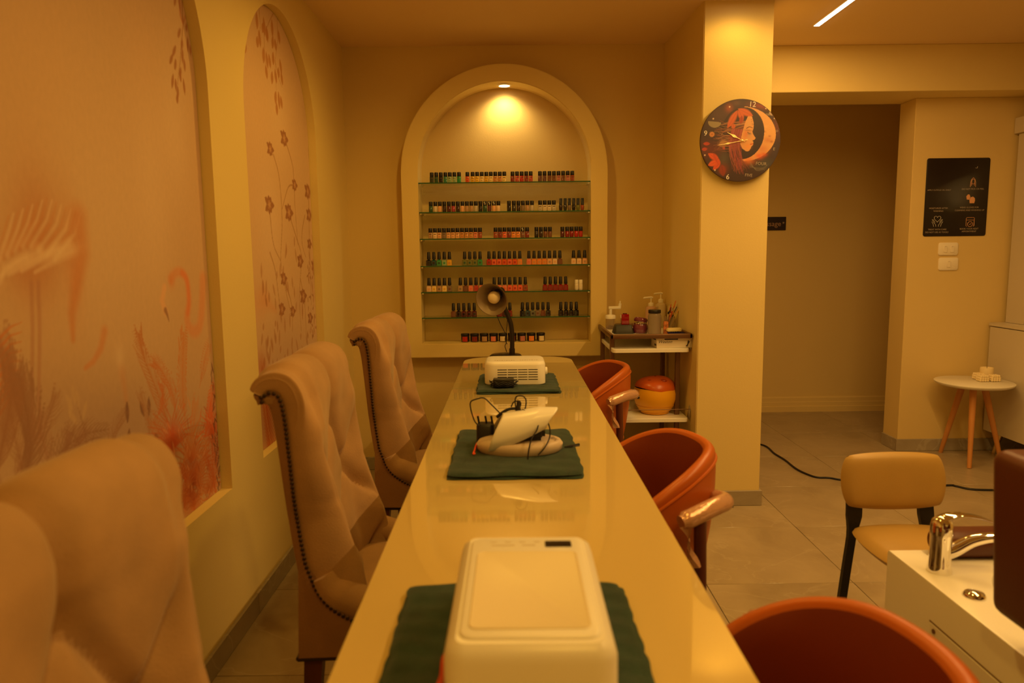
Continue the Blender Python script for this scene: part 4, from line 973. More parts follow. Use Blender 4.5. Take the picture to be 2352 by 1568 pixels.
def jarl(bm): lathe(bm, [(.0258, .004), (.0260, .005), (.0260, .033), (.0258, .034)], 10, a0=-PI/2-.62, a1=-PI/2+.62)
for i, (x, c) in enumerate(zip([1068.6, 1090.2, 1112, 1133.9, 1155.2, 1176.6, 1198.2, 1220, 1242], expand('red,dark red,tan,salmon,cream,dark red,dusty pink,orange,cream'))):
    X = at(x, 775, Y=4.36).x
    t = thing('pigment_jar', f'squat black lidded jar with {c} label patch, {NUM[i]} from left on niche floor', 'jar', (X, 4.36, NB+.0006), random.uniform(-.3, .3), 'squat jars on the niche floor')
    part('body', 'jarb', jarb, pmat('black brown'), t); part('lid', 'jarc', jarc, BCAP, t); part('colour_label', 'jarl', jarl, pmat(c), t)

# ------------------------------------------------------------------ clock
CC = Vector((1.151, 3.656, 1.891)); CRr = .200
t = thing('wall_clock', 'round wall clock printed with a woman in profile and crescent moon on pillar', 'clock', CC)
t.rotation_euler = (0, math.radians(5.0), 0)
bm = bmesh.new(); lathe(bm, [(0, .0), (CRr, .0), (CRr, -.010), (0, -.010)], 96, mtx=Matrix.Rotation(-PI/2, 4, 'X')); link_mesh('clock_disc', bm, mat('clock_board', (.05, .02, .02), .5), t)
g = np.linspace(-1, 1, 231); U, V = np.meshgrid(g, g, indexing='ij'); p = Painter(U, V, (.045, .018, .018))
def ck(x, y): return ((x-778)/592, -(y-800)/622)       # crop pixels of the clock -> -1..1
def cs(pts, w0, w1, col, a=1, soft=.4, wm=None): p.stroke([(q.x, q.y) for q in catmull([(*ck(*q), 0) for q in pts], 5)] if len(pts) > 2 else [ck(*q) for q in pts], w0, w1, col, a, soft, wm)
for x, y, rx, ry, c, a in [(420, 450, .3, .25, (.09, .04, .03), .9), (1050, 260, .3, .08, (.28, .04, .02), .9), (1300, 520, .12, .3, (.16, .03, .02), .8), (1180, 1120, .25, .15, (.06, .06, .06), .9), (1300, 900, .1, .25, (.05, .03, .04), .8), (350, 980, .3, .2, (.15, .02, .015), .8),
                           (560, 330, .09, .10, (.35, .07, .03), .9), (560, 1100, .12, .18, (.09, .07, .05), .8), (570, 1250, .12, .12, (.22, .03, .01), .9), (660, 250, .1, .07, (.12, .05, .04), .8)]: p.blob(*ck(x, y), rx, ry, c, a)
# crescent
mo = [ck(800+490*math.cos(a)*1.0, 700+410*math.sin(a)) for a in np.linspace(-1.6, 1.45, 40)]
mi = [ck(790+315*math.cos(a), 690+390*math.sin(a)) for a in np.linspace(1.45, -1.6, 40)]
p.poly(mo+mi, (.74, .38, .14)); 
inm = np.zeros(U.shape, bool)
for x, y, r, c, a in [(1130, 560, .05, (.8, .45, .2), .6), (1180, 760, .10, (.5, .12, .05), .5), (1120, 900, .14, (.62, .2, .08), .7), (1080, 1010, .10, (.75, .12, .04), .9), (930, 1090, .14, (.72, .18, .05), .8), (1200, 700, .03, (.35, .1, .05), .7), (1120, 640, .03, (.4, .15, .06), .6), (1240, 780, .04, (.35, .1, .05), .7), (1150, 980, .07, (.65, .1, .03), .8)]: p.blob(*ck(x, y), r, r*.7, c, a)
p.poly([ck(800+318*math.cos(a), 690+392*math.sin(a)) for a in np.linspace(0, 6.283, 60)], (.035, .014, .016))
# hair streaming left
rs = random.Random(3)
for k in range(46):
    y0 = 520+k*9; cs([(900-rs.uniform(0, 60), y0*.6+190), (760-rs.uniform(0, 60), y0), (600-rs.uniform(0, 50), y0+40+rs.uniform(-40, 40)), (430+rs.uniform(-60, 60), y0+60+rs.uniform(-60, 60))], .012, .004, rs.choice([(.30, .08, .03), (.42, .14, .06), (.18, .05, .03), (.5, .24, .10)]), .7)
for k in range(34):
    x0 = 640+k*5; cs([(x0, 640), (x0-20+rs.uniform(-15, 15), 850), (x0+20+rs.uniform(-20, 30), 1050), (x0+90+rs.uniform(-60, 90), 1270+rs.uniform(-60, 50))], .012, .003, rs.choice([(.34, .06, .03), (.45, .12, .06), (.22, .04, .03), (.35, .05, .08)]), .75)
# face profile
face = [(860, 400), (910, 430), (945, 520), (952, 600), (940, 650), (955, 690), (998, 745), (985, 772), (955, 785), (975, 810), (968, 830), (972, 855), (950, 875), (945, 900), (920, 950), (880, 955), (820, 920), (780, 850), (790, 700), (820, 520)]
p.poly([ck(*q) for q in face], (.74, .36, .13))
for x, y, rx, ry, c, a in [(850, 700, .06, .10, (.7, .16, .05), .6), (900, 690, .05, .03, (.25, .16, .12), .8), (880, 640, .09, .02, (.3, .12, .06), .7), (830, 800, .06, .07, (.68, .30, .10), .6), (900, 880, .07, .06, (.85, .3, .06), .7), (870, 540, .06, .10, (.66, .38, .18), .6), (900, 730, .06, .04, (.55, .32, .2), .6)]: p.blob(*ck(x, y), rx, ry, c, a)
cs([(872, 668), (890, 682), (915, 680)], .008, .004, (.06, .02, .02)); cs([(850, 610), (890, 585), (938, 600)], .010, .006, (.12, .04, .02)); cs([(935, 845), (955, 838), (972, 835)], .014, .008, (.55, .08, .04))
for x in (905, 915, 925, 930): p.blob(*ck(x, 460+(x-900)*3), .008, .012, (.15, .1, .1), .8)
# leaves in the hair, left flowers
def lf(x, y, ang, L, w, c): u, v = ck(x, y); p.leaf(u, v, ang, L, w, c, 1); p.stroke([(u, v), (u+L*math.cos(ang), v+L*math.sin(ang))], .004, .002, tuple(q*.45 for q in c), .8)
for x, y, a, L, w in [(690, 330, -.35, .42, .075), (700, 340, -1.05, .30, .065), (690, 350, -2.0, .50, .075), (640, 560, -1.2, .12, .05)]: lf(x, y, a, L, w, (.62, .12, .03))
for x, y, a, L, w in [(760, 430, -1.6, .2, .05)]: lf(x, y, a, L, w, (.40, .05, .02))
for x, y, a, L, w, c in [(500, 1120, 2.7, .33, .07, (.70, .09, .02)), (500, 1130, 3.6, .30, .07, (.72, .10, .02)), (480, 1090, -1.5, .25, .06, (.66, .08, .02)), (470, 1150, 2.1, .22, .05, (.6, .07, .02)), (340, 885, 3.2, .18, .04, (.5, .05, .02)), (310, 965, 3.3, .15, .04, (.5, .05, .02)), (500, 1180, -2.3, .2, .05, (.66, .08, .02)), (560, 960, 2.0, .1, .03, (.5, .08, .04)),
                      (540, 1180, -1.3, .3, .08, (.26, .03, .01)), (600, 830, 3.6, .26, .08, (.42, .20, .07))]: lf(x, y, a, L, w, c)
p.poly([ck(372+95*math.cos(a), 560+80*math.sin(a)) for a in np.linspace(-.1, 3.3, 20)], (.30, .24, .14)); p.blob(*ck(1195, 350), .07, .07, (.5, .36, .25), .95, 0, 4)
for k in range(12): p.leaf(*ck(352, 742), k*.5236, .075, .014, (.62, .26, .08), 1)
p.blob(*ck(352, 742), .025, .025, (.4, .12, .04), 1)
for x, y in [(567, 312), (347, 508), (280, 1062), (452, 1275), (1100, 292), (1243, 430)]: p.blob(*ck(x, y), .02, .02, (.8, .6, .42), 1, 0, 3)
for k in range(5): cs([(960, 1190-k*20), (1060, 1190+k*10), (1160, 1180+k*8), (1230-k*10, 1120+k*25)], .006, .003, (.22, .18, .14), .6)
m_ = (U[:-1, :-1]**2+V[:-1, :-1]**2 < .985) & (U[1:, 1:]**2+V[1:, 1:]**2 < .985) & (U[1:, :-1]**2+V[1:, :-1]**2 < .985) & (U[:-1, 1:]**2+V[:-1, 1:]**2 < .985)
P3 = np.stack([U*CRr, np.full(U.shape, -.0108), V*CRr], -1)
pr_ = print_mesh('clock_face', P3, U, V, m_, p.C, PRINTC, t)
def ctext(s, x, y, size, rot=0, m=WHITEINK):
    u, v = ck(x, y)
    # undo the clock's own lean: positions were read off the leaning clock
    ca, sa = math.cos(math.radians(-5)), math.sin(math.radians(-5)); u, v = u*ca+v*sa*-1, u*sa+v*ca
    text('clock_text', s, size, Matrix.Translation((u*CRr, -.0115, v*CRr)) @ FACE_CAM @ Matrix.Rotation(rot, 4, 'Z'), m, t, .0002)
ctext('12', 850, 242, .036); ctext('9', 252, 785, .036); ctext('6', 699, 1375, .036)
ctext('FIVE', 1000, 1296, .021, 0, GREYINK); ctext('FOUR', 1148, 1092, .021, .02, GREYINK); ctext('E', 1292, 843, .02, 0, GREYINK); ctext('O', 1282, 570, .014, 0, GREYINK); ctext('NE', 1106, 348, .015, 0, GREYINK)
piv = Vector(((800-778)/592*CRr, -.016, -(800-800)/622*CRr))
ca, sa = math.cos(math.radians(-5)), math.sin(math.radians(-5))
def cpt(x, y): u, v = ck(x, y); return Vector(((u*ca-v*sa)*CRr, -.0150, (u*sa+v*ca)*CRr))
for tipx, tailx, wd in (((450, 935), (880, 772), .011), ((560, 716), (850, 812), .013)):
    a, b = cpt(*tipx), cpt(*tailx); d = (a-b).normalized(); s_ = Vector((-d.z, 0, d.x)); L = (a-b).length
    prof_ = [(0, .004), (.06, .006), (.1, .002), (.2, .003), (.55, .0022), (.64, wd*.9), (.72, .003), (1, .0006)]
    if wd > .012: prof_ = [(0, .002), (.2, .003), (.45, .003), (.62, wd), (.78, .003), (1, .0008)]
    bm = bmesh.new(); Lf = [bm.verts.new(b+d*L*f+s_*h*.55) for f, h in prof_]; Rg = [bm.verts.new(b+d*L*f-s_*h*.55) for f, h in prof_]
    for i in range(len(prof_)-1): bm.faces.new((Lf[i], Lf[i+1], Rg[i+1], Rg[i]))
    r_ = bmesh.ops.extrude_face_region(bm, geom=bm.faces[:]); bmesh.ops.translate(bm, verts=[v for v in r_['geom'] if isinstance(v, bmesh.types.BMVert)], vec=(0, -.001, 0))
    link_mesh('hand', bm, BRASS, t, smooth=False)
bm = bmesh.new(); lathe(bm, [(0, 0), (.005, 0), (.005, .004), (0, .005)], 16, mtx=Matrix.Translation(cpt(803, 802)) @ Matrix.Rotation(PI/2, 4, 'X')); link_mesh('hub', bm, BRASS, t)

# ------------------------------------------------------------------ poster, sign, switches
YP = 4.674
pc = at(2197, 453, Y=YP-.003)
t = thing('care_poster', 'black glossy nail care notice board with icons beside the corridor opening', 'poster', (pc.x, YP-.0005, pc.z))
PW, PH = .405, .494
bm = bmesh.new(); prism_rr(bm, PW, PH, .014, [(0, 0), (.003, 0), (.0035, .0006)], mtx=FACE_CAM, n=5); link_mesh('board', bm, mat('black_gloss_board', (.014, .009, .008), .4), t)
def pt(s, x, y, size, m=GREYINK): text('lettering', s, size, Matrix.Translation((x, -.0040, y)) @ FACE_CAM, m, t, .0001)
def pico(pls, m=ROSEINK, r=.0012):
    bm = bmesh.new()
    for pl in pls: tube(bm, [Vector((x, -.0042, y)) for x, y in pl], r, 5)
    link_mesh('icon', bm, m, t)
def circ(cx, cy, rx, ry=None, a0=0, a1=6.2832, n=20): ry = ry or rx; return [(cx+rx*math.cos(a0+(a1-a0)*i/n), cy+ry*math.sin(a0+(a1-a0)*i/n)) for i in range(n+1)]
# crop frame: poster spans crop x 150..970 (leaning), y 120..1065
def pp(x, y): f = (y-592)/472; return ((x-(558-f*32))/760*PW, -f*PH/2)
def ptx(s, x, y, size, m=GREYINK): a, b = pp(x, y); pt(s, a, b, size, m)
ptx('APPLY CUTICLE OIL DAILY', 348, 503, .0128); ptx('DO NOT PICK OR PEEL', 755, 495, .0138)
ptx('MOISTURIZE AFTER', 338, 723, .0138); ptx('WASHING', 336, 757, .0138)
ptx('WEAR GLOVES FOR', 710, 717, .0138); ptx('CLEANING AND WASHING UP', 712, 751, .0138)
ptx('TREAT WITH CARE', 320, 981, .0138); ptx('DO NOT USE AS TOOLS', 315, 1015, .0138)
ptx('BOOK YOUR NEXT', 707, 977, .0138); ptx('APPOINTMENT', 705, 1009, .0138)
a, b = pp(322, 880)
heart = [(a+.0019*16*math.sin(q)**3*.72, b+.016+.0019*.72*(13*math.cos(q)-5*math.cos(2*q)-2*math.cos(3*q)-math.cos(4*q))) for q in np.linspace(0, 6.283, 30)]
pico([heart, [(a-.008, b-.034), (a-.010, b-.022), (a-.024, b-.006), (a-.034, b+.012), (a-.026, b+.010), (a-.014, b-.008)], [(a+.008, b-.034), (a+.010, b-.022), (a+.024, b-.006), (a+.034, b+.012), (a+.026, b+.010), (a+.014, b-.008)], [(a-.022, b-.034), (a-.026, b-.018), (a-.036, b-.002)], [(a+.022, b-.034), (a+.026, b-.018), (a+.036, b-.002)]], WHITEINK, .0009)
a, b = pp(720, 893)
pico([[(a-.020, b-.028), (a-.026, b-.024), (a-.026, b+.024), (a-.022, b+.028), (a+.022, b+.028), (a+.026, b+.024), (a+.026, b-.024), (a+.020, b-.028)], [(a-.026, b+.012), (a+.026, b+.012)], circ(a, b-.014, .016), [(a-.006, b-.013), (a-.001, b-.018), (a+.007, b-.009)]], ROSEINK, .0014)
a, b = pp(758, 412)
pico([[(a-.017, b-.030), (a-.016, b), (a-.012, b+.016), (a, b+.030), (a+.012, b+.016), (a+.016, b), (a+.017, b-.030)], [(a-.010, b-.004), (a-.009, b-.022)], [(a+.010, b-.004), (a+.009, b-.022)], circ(a, b+.004, .010, .016)], ROSEINK, .0012)
a, b = pp(728, 620)
bm = bmesh.new()
for cx, cy, pts_ in ((a+.010, b-.006, [(-.016, -.018), (.014, -.018), (.018, .0), (.016, .014), (.004, .024), (-.012, .020), (-.018, .002)]), (a-.014, b+.012, [(-.012, -.012), (.006, -.014), (.010, .006), (.004, .020), (-.006, .020), (-.016, .008)])):
    f = bm.faces.new([bm.verts.new((cx+x, -.0042, cy+y)) for x, y in pts_])
link_mesh('icon', bm, ROSEINK, t, smooth=False)
# brand-like sparkle marks at the poster's head are too dark to read: two faint ticks
pico([[pp(785, 240), pp(805, 245), pp(812, 222)]], WHITEINK, .0009)

sp = at(1806, 513, Y=5.885)
t = thing('massage_sign', 'small black sign reading Massage on the corridor wall beside the pillar', 'sign', (sp.x-.19, 5.897, sp.z))
bm = bmesh.new(); box(bm, (-.19, -.008, -.054), (.19, 0, .054), .002, 1); link_mesh('plate', bm, mat('black_sign_plate', (.02, .010, .016), .4), t)
text('lettering', 'Massage', .058, Matrix.Translation((.150, -.0085, -.003)) @ FACE_CAM, mat('faded_sign_ink', (.42, .26, .18), .6), t, .0002, align='RIGHT')
bm = bmesh.new()
for k in range(3): box(bm, (.172-.009, -.009, .006-.0014), (.172+.009, -.0085, .006+.0014), mtx=Matrix.Translation((.168, 0, .006)) @ Matrix.Rotation(k*PI/3, 4, 'Y') @ Matrix.Translation((-.172, 0, -.006)))
link_mesh('star_mark', bm, GREYINK, t, smooth=False)
SWM = mat('switch_plastic', (.84, .76, .62), .4)
for i, (y0, lab, n_) in enumerate(((571.5, 'upper white wall switch plate with two rockers under the black poster', 2), (606, 'lower white wall switch plate with one rocker under the black poster', 1))):
    c = at(2177, y0, Y=YP)
    t = thing('light_switch', lab, 'light switch', (c.x, YP, c.z), 0)
    bm = bmesh.new(); prism_rr(bm, .128, .082, .014, [(0, 0), (.006, 0), (.009, .004)], mtx=FACE_CAM, n=4); link_mesh('plate', bm, SWM, t)
    for k in range(n_):
        x = (-.021 if k == 0 else .023) if n_ == 2 else 0
        bm = bmesh.new(); box(bm, (x-.012, -.0125, -.022), (x+.012, -.0092, .022), .0015, 1); link_mesh('rocker', bm, SWM, t)
        bm = bmesh.new(); box(bm, (x-.004, -.0130, .014), (x+.004, -.0126, .016)); link_mesh('indicator', bm, GREYINK, t)

# ------------------------------------------------------------------ trolley and its load
t = thing('utility_trolley', 'bronze framed trolley with white plastic shelves in the alcove', 'trolley', (.745, 4.03, 0))
tx0, tx1, ty0, ty1 = -.212, .205, -.28, .30
for z, nm, h in ((.897, 'top_tray', 0), (.838, 'middle_shelf', 1), (.46, 'bottom_shelf', 2)):
    x0_, x1_ = (tx0, tx1) if h == 0 else (tx0+.005, tx1-.005)
    bm = bmesh.new(); prism_rr(bm, x1_-x0_, ty1-ty0-.0, .02, [(z-(.004 if h == 0 else .020), 0), (z-.002, 0), (z, .002)], ((x0_+x1_)/2, (ty0+ty1)/2)); link_mesh(nm, bm, WHITEP, t)
bm = bmesh.new()
for a, b in (((tx0, ty0), (tx1, ty0)), ((tx1, ty0), (tx1, ty1)), ((tx1, ty1), (tx0, ty1)), ((tx0, ty1), (tx0, ty0))):
    lo_ = (min(a[0], b[0])-.008, min(a[1], b[1])-.008, .892); hi_ = (max(a[0], b[0])+.008, max(a[1], b[1])+.008, .917); box(bm, lo_, hi_, .004, 2)
link_mesh('tray_rail', bm, BRONZE, t)
for x, y in ((tx0+.012, ty0+.08), (tx0+.012, ty1-.10), (tx1-.045, ty0+.10), (tx1-.045, ty1-.10)):
    bm = bmesh.new(); box(bm, (x-.012, y-.012, .06), (x+.012, y+.012, .893), .003, 1); link_mesh('post', bm, BRONZE, t)
    bm = bmesh.new(); lathe(bm, [(0, -.01), (.025, -.01), (.03, 0), (.025, .01), (0, .01)], 16, mtx=Matrix.Translation((x, y, .03)) @ Matrix.Rotation(PI/2, 4, 'Y')); link_mesh('caster', bm, BLACKP, t)
bm = bmesh.new(); tube(bm, [(tx0+.01, ty0-.002, .508), (tx1+.004, ty0-.002, .510)], .0022, 6); link_mesh('guard_wire', bm, BRONZE, t)
for z0, nm in ((.46, 'end_guard'), (.838, 'end_guard')):
    bm = bmesh.new(); rows = []
    for i in range(13):
        f = i/12; y = ty0+.015+.30*f; h = .012+.085*math.sin(PI*min(1, .12+f*.8))
        if z0 > .8: h = min(h, .05)
        rows.append([Vector((tx1+.004+.012*math.sin(PI*f), y, z0-.01)), Vector((tx1+.010+.012*math.sin(PI*f), y, z0+h))])
    grid(bm, rows); o = link_mesh(nm, bm, mat('cloudy_plastic', (.82, .76, .66), .25, trans=.6), t); o.modifiers.new('s', 'SOLIDIFY').thickness = .003
TZT = .8975
def pump_bottle(label, x, y, h, r, body_c, spout=-1, trans=0):
    t = thing('pump_bottle', label, 'bottle', (x, y, TZT))
    bm = bmesh.new(); lathe(bm, [(0, 0), (r*.92, 0), (r, .004), (r, h*.62), (r*.93, h*.68), (r*.45, h*.72), (r*.42, h*.74), (0, h*.74)], 24); link_mesh('body', bm, body_c, t)
    bm = bmesh.new(); lathe(bm, [(0, h*.72), (r*.52, h*.72), (r*.52, h*.80), (r*.3, h*.83), (0, h*.83)], 18); link_mesh('collar', bm, WHITEP, t)
    bm = bmesh.new(); tube(bm, [(0, 0, h*.8), (0, 0, h*.97)], .004, 8); tube(bm, [(r*.35, 0, h*.985), (0, 0, h), (spout*r*1.25, 0, h*.985), (spout*r*1.4, 0, h*.965)], [.005, .006, .005, .0035], 8); link_mesh('pump_head', bm, WHITEP, t)
PINKB = mat('pink_translucent', (.72, .46, .34), .35, trans=.15); MILK = mat('milky_plastic', (.80, .68, .50), .35, trans=.15)
pump_bottle('pinkish pump bottle standing behind the black-lidded jar on trolley', .826, 4.20, .185, .032, PINKB)
pump_bottle('tall milky white pump bottle at the back of the trolley top', .898, 4.27, .205, .030, MILK)
t = thing('pump_dispenser', 'clear dispenser jar with white lid and bent white pump at trolley corner', 'dispenser', (.588, 4.20, TZT))
CLR = mat('clear_plastic_jar', (.80, .72, .60), .08, trans=.85, ior=1.25)
bm = bmesh.new(); lathe(bm, [(0, 0), (.026, 0), (.028, .004), (.028, .062), (0, .062)], 22); link_mesh('jar', bm, CLR, t)
bm = bmesh.new(); lathe(bm, [(0, .062), (.031, .062), (.031, .078), (.027, .083), (.010, .086), (0, .086)], 24); link_mesh('lid', bm, WHITEP, t)
bm = bmesh.new(); tube(bm, [(0, 0, .083), (0, 0, .118)], .009, 12); box(bm, (-.012, -.009, .118), (.060, .009, .134), .003, 2); tube(bm, [(.052, 0, .122), (.056, 0, .150)], .009, 12); tube(bm, [(.056, 0, .150), (.056, 0, .165)], .004, 8); link_mesh('pump_arm', bm, WHITEP, t)
t = thing('black_stand', 'black flared plastic stand on the trolley top under a red bottle', 'stand', (.628, 3.985, TZT))
bm = bmesh.new(); prism_rr(bm, .112, .10, .016, [(0, 0), (.006, 0), (.044, .012), (.048, .016)], n=5); link_mesh('body', bm, mat('charcoal_plastic', (.03, .028, .022), .45), t)
t = thing('red_bottle', 'dark red square bottle standing on the black stand on trolley', 'bottle', (.638, 3.985, TZT+.0485))
bm = bmesh.new(); prism_rr(bm, .044, .044, .005, [(0, .001), (.002, 0), (.056, .001), (.058, .003)]); link_mesh('body', bm, pmat('deep red'), t)
bm = bmesh.new(); lathe(bm, [(0, .058), (.012, .058), (.012, .063), (0, .063)], 14); link_mesh('stopper', bm, pmat('maroon'), t)
t = thing('clip_jar', 'purple glass clip jar with tilted lid left of the black-lidded jar', 'jar', (.724, 3.975, TZT))
PURP = mat('purple_glass', (.16, .03, .06), .1, coat=.7)
bm = bmesh.new(); lathe(bm, [(0, 0), (.034, 0), (.040, .006), (.043, .020), (.041, .042), (.037, .052), (0, .054)], 28); link_mesh('body', bm, PURP, t)
bm = bmesh.new(); lathe(bm, [(.036, 0), (.039, .0), (.039, .004), (.036, .004)], 28, (0, 0, .054)); link_mesh('wire_bail', bm, CHROME, t)
bm = bmesh.new(); lathe(bm, [(0, 0), (.036, 0), (.039, .008), (.039, .016), (.032, .024), (0, .027)], 28, mtx=Matrix.Translation((0, 0, .062)) @ Matrix.Rotation(.16, 4, 'Y') @ Matrix.Rotation(-.1, 4, 'X')); link_mesh('lid', bm, PURP, t)
t = thing('lidded_jar', 'clear jar with grey contents and black screw lid on trolley front', 'jar', (.790, 3.915, TZT))
bm = bmesh.new(); lathe(bm, [(0, 0), (.034, 0), (.036, .004), (.036, .100), (.032, .112), (.030, .116), (0, .116)], 28); link_mesh('jar', bm, mat('hazy_jar', (.50, .42, .34), .12, trans=.55, ior=1.3), t)
bm = bmesh.new(); lathe(bm, [(0, .116), (.034, .116), (.0345, .118), (.0345, .132), (.033, .134), (0, .134)], 28); link_mesh('lid', bm, BLACKP, t)
t = thing('brush_pot', 'clear pot crammed with slanting nail brushes and files on trolley', 'pot', (.905, 4.05, TZT))
bm = bmesh.new(); lathe(bm, [(.028, .002), (.030, .0), (.033, .085), (.031, .085), (.028, .004)], 22); link_mesh('pot', bm, CLR, t)
rb = random.Random(8)
for i in range(13):
    cn, c = rb.choice([('beige', (.8, .7, .5)), ('red', (.7, .1, .05)), ('yellow', (.75, .6, .1)), ('black', (.05, .05, .05)), ('green', (.25, .5, .35)), ('white', (.85, .8, .7)), ('wooden', (.6, .35, .15))])
    a = rb.uniform(-.4, .4); x0 = rb.uniform(-.02, .01); dx = rb.uniform(.015, .06); L = rb.uniform(.13, .175)
    p0 = Vector((x0-.008, rb.uniform(-.02, .02), .004)); p1 = p0+Vector((dx, rb.uniform(-.02, .02), L))
    b = thing('nail_brush', f'thin {cn} handled nail brush slanting out of the clear pot on trolley', 'brush', (.905, 4.05, TZT), 0, f'{cn} handled nail brushes in the trolley pot')
    bm = bmesh.new(); tube(bm, [p0, p0+(p1-p0)*.5, p1], [.0022, .0034, .0018], 7); link_mesh('handle', bm, mat('brush_handle', c, .3), b)
    bm = bmesh.new(); tube(bm, [p0+(p1-p0)*.66, p0+(p1-p0)*.76], [.0045, .0045], 7); link_mesh('ferrule', bm, rb.choice([CHROME, BLACKP, BRASS]), b)
t = thing('patterned_tin', 'small orange patterned tin in front of the brushes on trolley', 'tin', (.846, 3.885, TZT))
bm = bmesh.new(); prism_rr(bm, .024, .024, .006, [(0, .001), (.002, 0), (.070, 0), (.072, .002)]); link_mesh('body', bm, mat('orange_pattern', (.60, .20, .07), .5, var=.75, vscale=55), t)
t = thing('sponge_block', 'cream sponge block lying on blue crumpled packet on trolley', 'sponge', (.888, 3.875, TZT+.019))
bm = bmesh.new(); prism_rr(bm, .082, .046, .012, [(0, .004), (.004, 0), (.014, 0), (.018, .004)], mtx=Matrix.Rotation(.05, 4, 'Z')); link_mesh('sponge', bm, mat('cream_foam', (.84, .72, .38), .9, bump=.8, bscale=250), t)
t = thing('blue_packet', 'dark blue crumpled foil packet under the cream sponge on trolley', 'packet', (.895, 3.868, TZT))
bm = bmesh.new(); rows = []
for i in range(15):
    rows.append([Vector(((-1+2*i/14)*.045, (-1+2*j/9)*.026, .003+.014*max(0, 1-((-1+2*j/9)**4))*(.75+.25*math.sin(i*2.3+j*1.7)))) for j in range(10)])
V = grid(bm, rows); rim_ = [V[i][0] for i in range(15)]+[V[14][j] for j in range(1, 10)]+[V[i][9] for i in range(13, -1, -1)]+[V[0][j] for j in range(8, 0, -1)]
bm.faces.new(rim_[::-1]); link_mesh('packet', bm, mat('blue_foil', (.02, .02, .16), .35, var=.4, vscale=60), t)
# glove box on the middle shelf
t = thing('glove_box', 'white carton of gloves with black script lettering on trolley middle shelf', 'box', (.868, 3.822, .8385), math.radians(4))
bm = bmesh.new(); box(bm, (-.100, -.055, 0), (.096, .055, .0525), .0015, 1); link_mesh('carton', bm, mat('carton_white', (.80, .72, .60), .6), t)
INK = mat('black_ink', (.03, .02, .02), .5)
text('lettering', 'Weston', .023, Matrix.Translation((-.055, -.0556, .034)) @ FACE_CAM, INK, t, .0002, shear=.35)
bm = bmesh.new(); box(bm, (-.058, -.0558, .044), (.015, -.0551, .050)); link_mesh('printed_bar', bm, INK, t, smooth=False)
bm = bmesh.new(); tube(bm, [(.062, -.0556, .008), (.068, -.0556, .018), (.072, -.0556, .030), (.071, -.0556, .040)], [.005, .0026, .005, .002], 6); tube(bm, [(.072, -.0556, .027), (.078, -.0556, .034)], .0015, 5); link_mesh('glove_print', bm, INK, t)
bm = bmesh.new(); box(bm, (-.1008, -.045, .012), (-.1002, -.015, .022)); box(bm, (-.1008, -.040, .042), (-.1002, .02, .048)); link_mesh('printed_bar', bm, INK, t, smooth=False)
# round orange-topped warmer on the bottom shelf
t = thing('wax_warmer', 'round yellow wax warmer with orange lid on the trolley bottom shelf', 'wax warmer', (.795, 3.90, .4605))
bm = bmesh.new(); lathe(bm, [(0, 0), (.070, 0), (.078, .004), (.078, .012), (.088, .018), (.105, .045), (.117, .085), (.118, .115), (.110, .145)], 48); link_mesh('bowl', bm, mat('yellow_plastic', (.85, .42, .015), .3), t)
bm = bmesh.new(); n_ = 48; rows = []
for k in range(9):
    f = k/8; rr_ = .1115*math.cos(f*PI/2*.97)+.001; zz = .200-.0+.0
    rows.append([Vector((rr_*math.cos(2*PI*i/n_), rr_*math.sin(2*PI*i/n_), (.143+.010*math.sin(2*2*PI*i/n_+.6)*(1-f))+.062*math.sin(f*PI/2))) for i in range(n_)])
grid(bm, rows, close_v=True); link_mesh('lid', bm, mat('orange_plastic', (.55, .10, .01), .3), t)
for a in (-2.2, -1.0):
    bm = bmesh.new(); bmesh.ops.create_uvsphere(bm, u_segments=14, v_segments=8, radius=1, matrix=Matrix.Translation((.062*math.cos(a), .062*math.sin(a), .188)) @ Matrix.Diagonal((.022, .018, .008, 1))); link_mesh('lid_dimple', bm, mat('deep_orange', (.34, .05, .01), .35), t)
bm = bmesh.new(); tube(bm, [(.107*math.cos(2*PI*i/40), .107*math.sin(2*PI*i/40), .048) for i in range(41)], .0012, 5); link_mesh('seam', bm, mat('seam_orange', (.6, .25, .01), .4), t)

# ------------------------------------------------------------------ right side: table, cabinet, mirror
t = thing('side_table', 'small round white side table on three slanting beech legs by the wall', 'side table', (2.912, 4.43, 0))
bm = bmesh.new(); lathe(bm, [(0, .490), (.195, .490), (.212, .498), (.220, .507), (.220, .512), (.217, .514), (0, .514)], 64); link_mesh('table_top', bm, WHITEL, t)
for fx, fy, tx_, ty_ in ((2.862, 4.625, 2.895, 4.49), (2.829, 4.272, 2.888, 4.375), (3.125, 4.42, 2.985, 4.42)):
    bm = bmesh.new(); tube(bm, [Vector((fx-2.925, fy-4.43, .0)), Vector((tx_-2.925, ty_-4.43, .490))], [.0125, .021], 16); link_mesh('leg', bm, OAK, t)
def bubble_candle(x, y, label):
    t = thing('bubble_candle', label, 'candle', (x, y, .5145), 0, 'knobbly cream candle blocks on the side table')
    bm = bmesh.new(); r = .0085
    for i in range(4):
        for j in range(3):
            for k in range(3):
                if 0 < i < 3 and j == 1 and k == 1: continue
                bmesh.ops.create_icosphere(bm, subdivisions=2, radius=r*1.12, matrix=Matrix.Translation(((i-1.5)*r*1.75*(1 if k != 2 else .85), (j-1)*r*1.75, r+k*r*1.45)))
    link_mesh('wax_beads', bm, CREAMW, t)
for x, y, l in ((2.985, 4.50, 'knobbly cream wax block, rear left one of three on the side table'), (2.962, 4.425, 'knobbly cream wax block, front left one of three on the side table'), (3.035, 4.425, 'knobbly cream wax block, right one of three on the side table')):
    bubble_candle(x, y, l)
t = thing('pillar_candle', 'plain round cream pillar candle among knobbly blocks on the side table', 'candle', (3.035, 4.50, .5145))
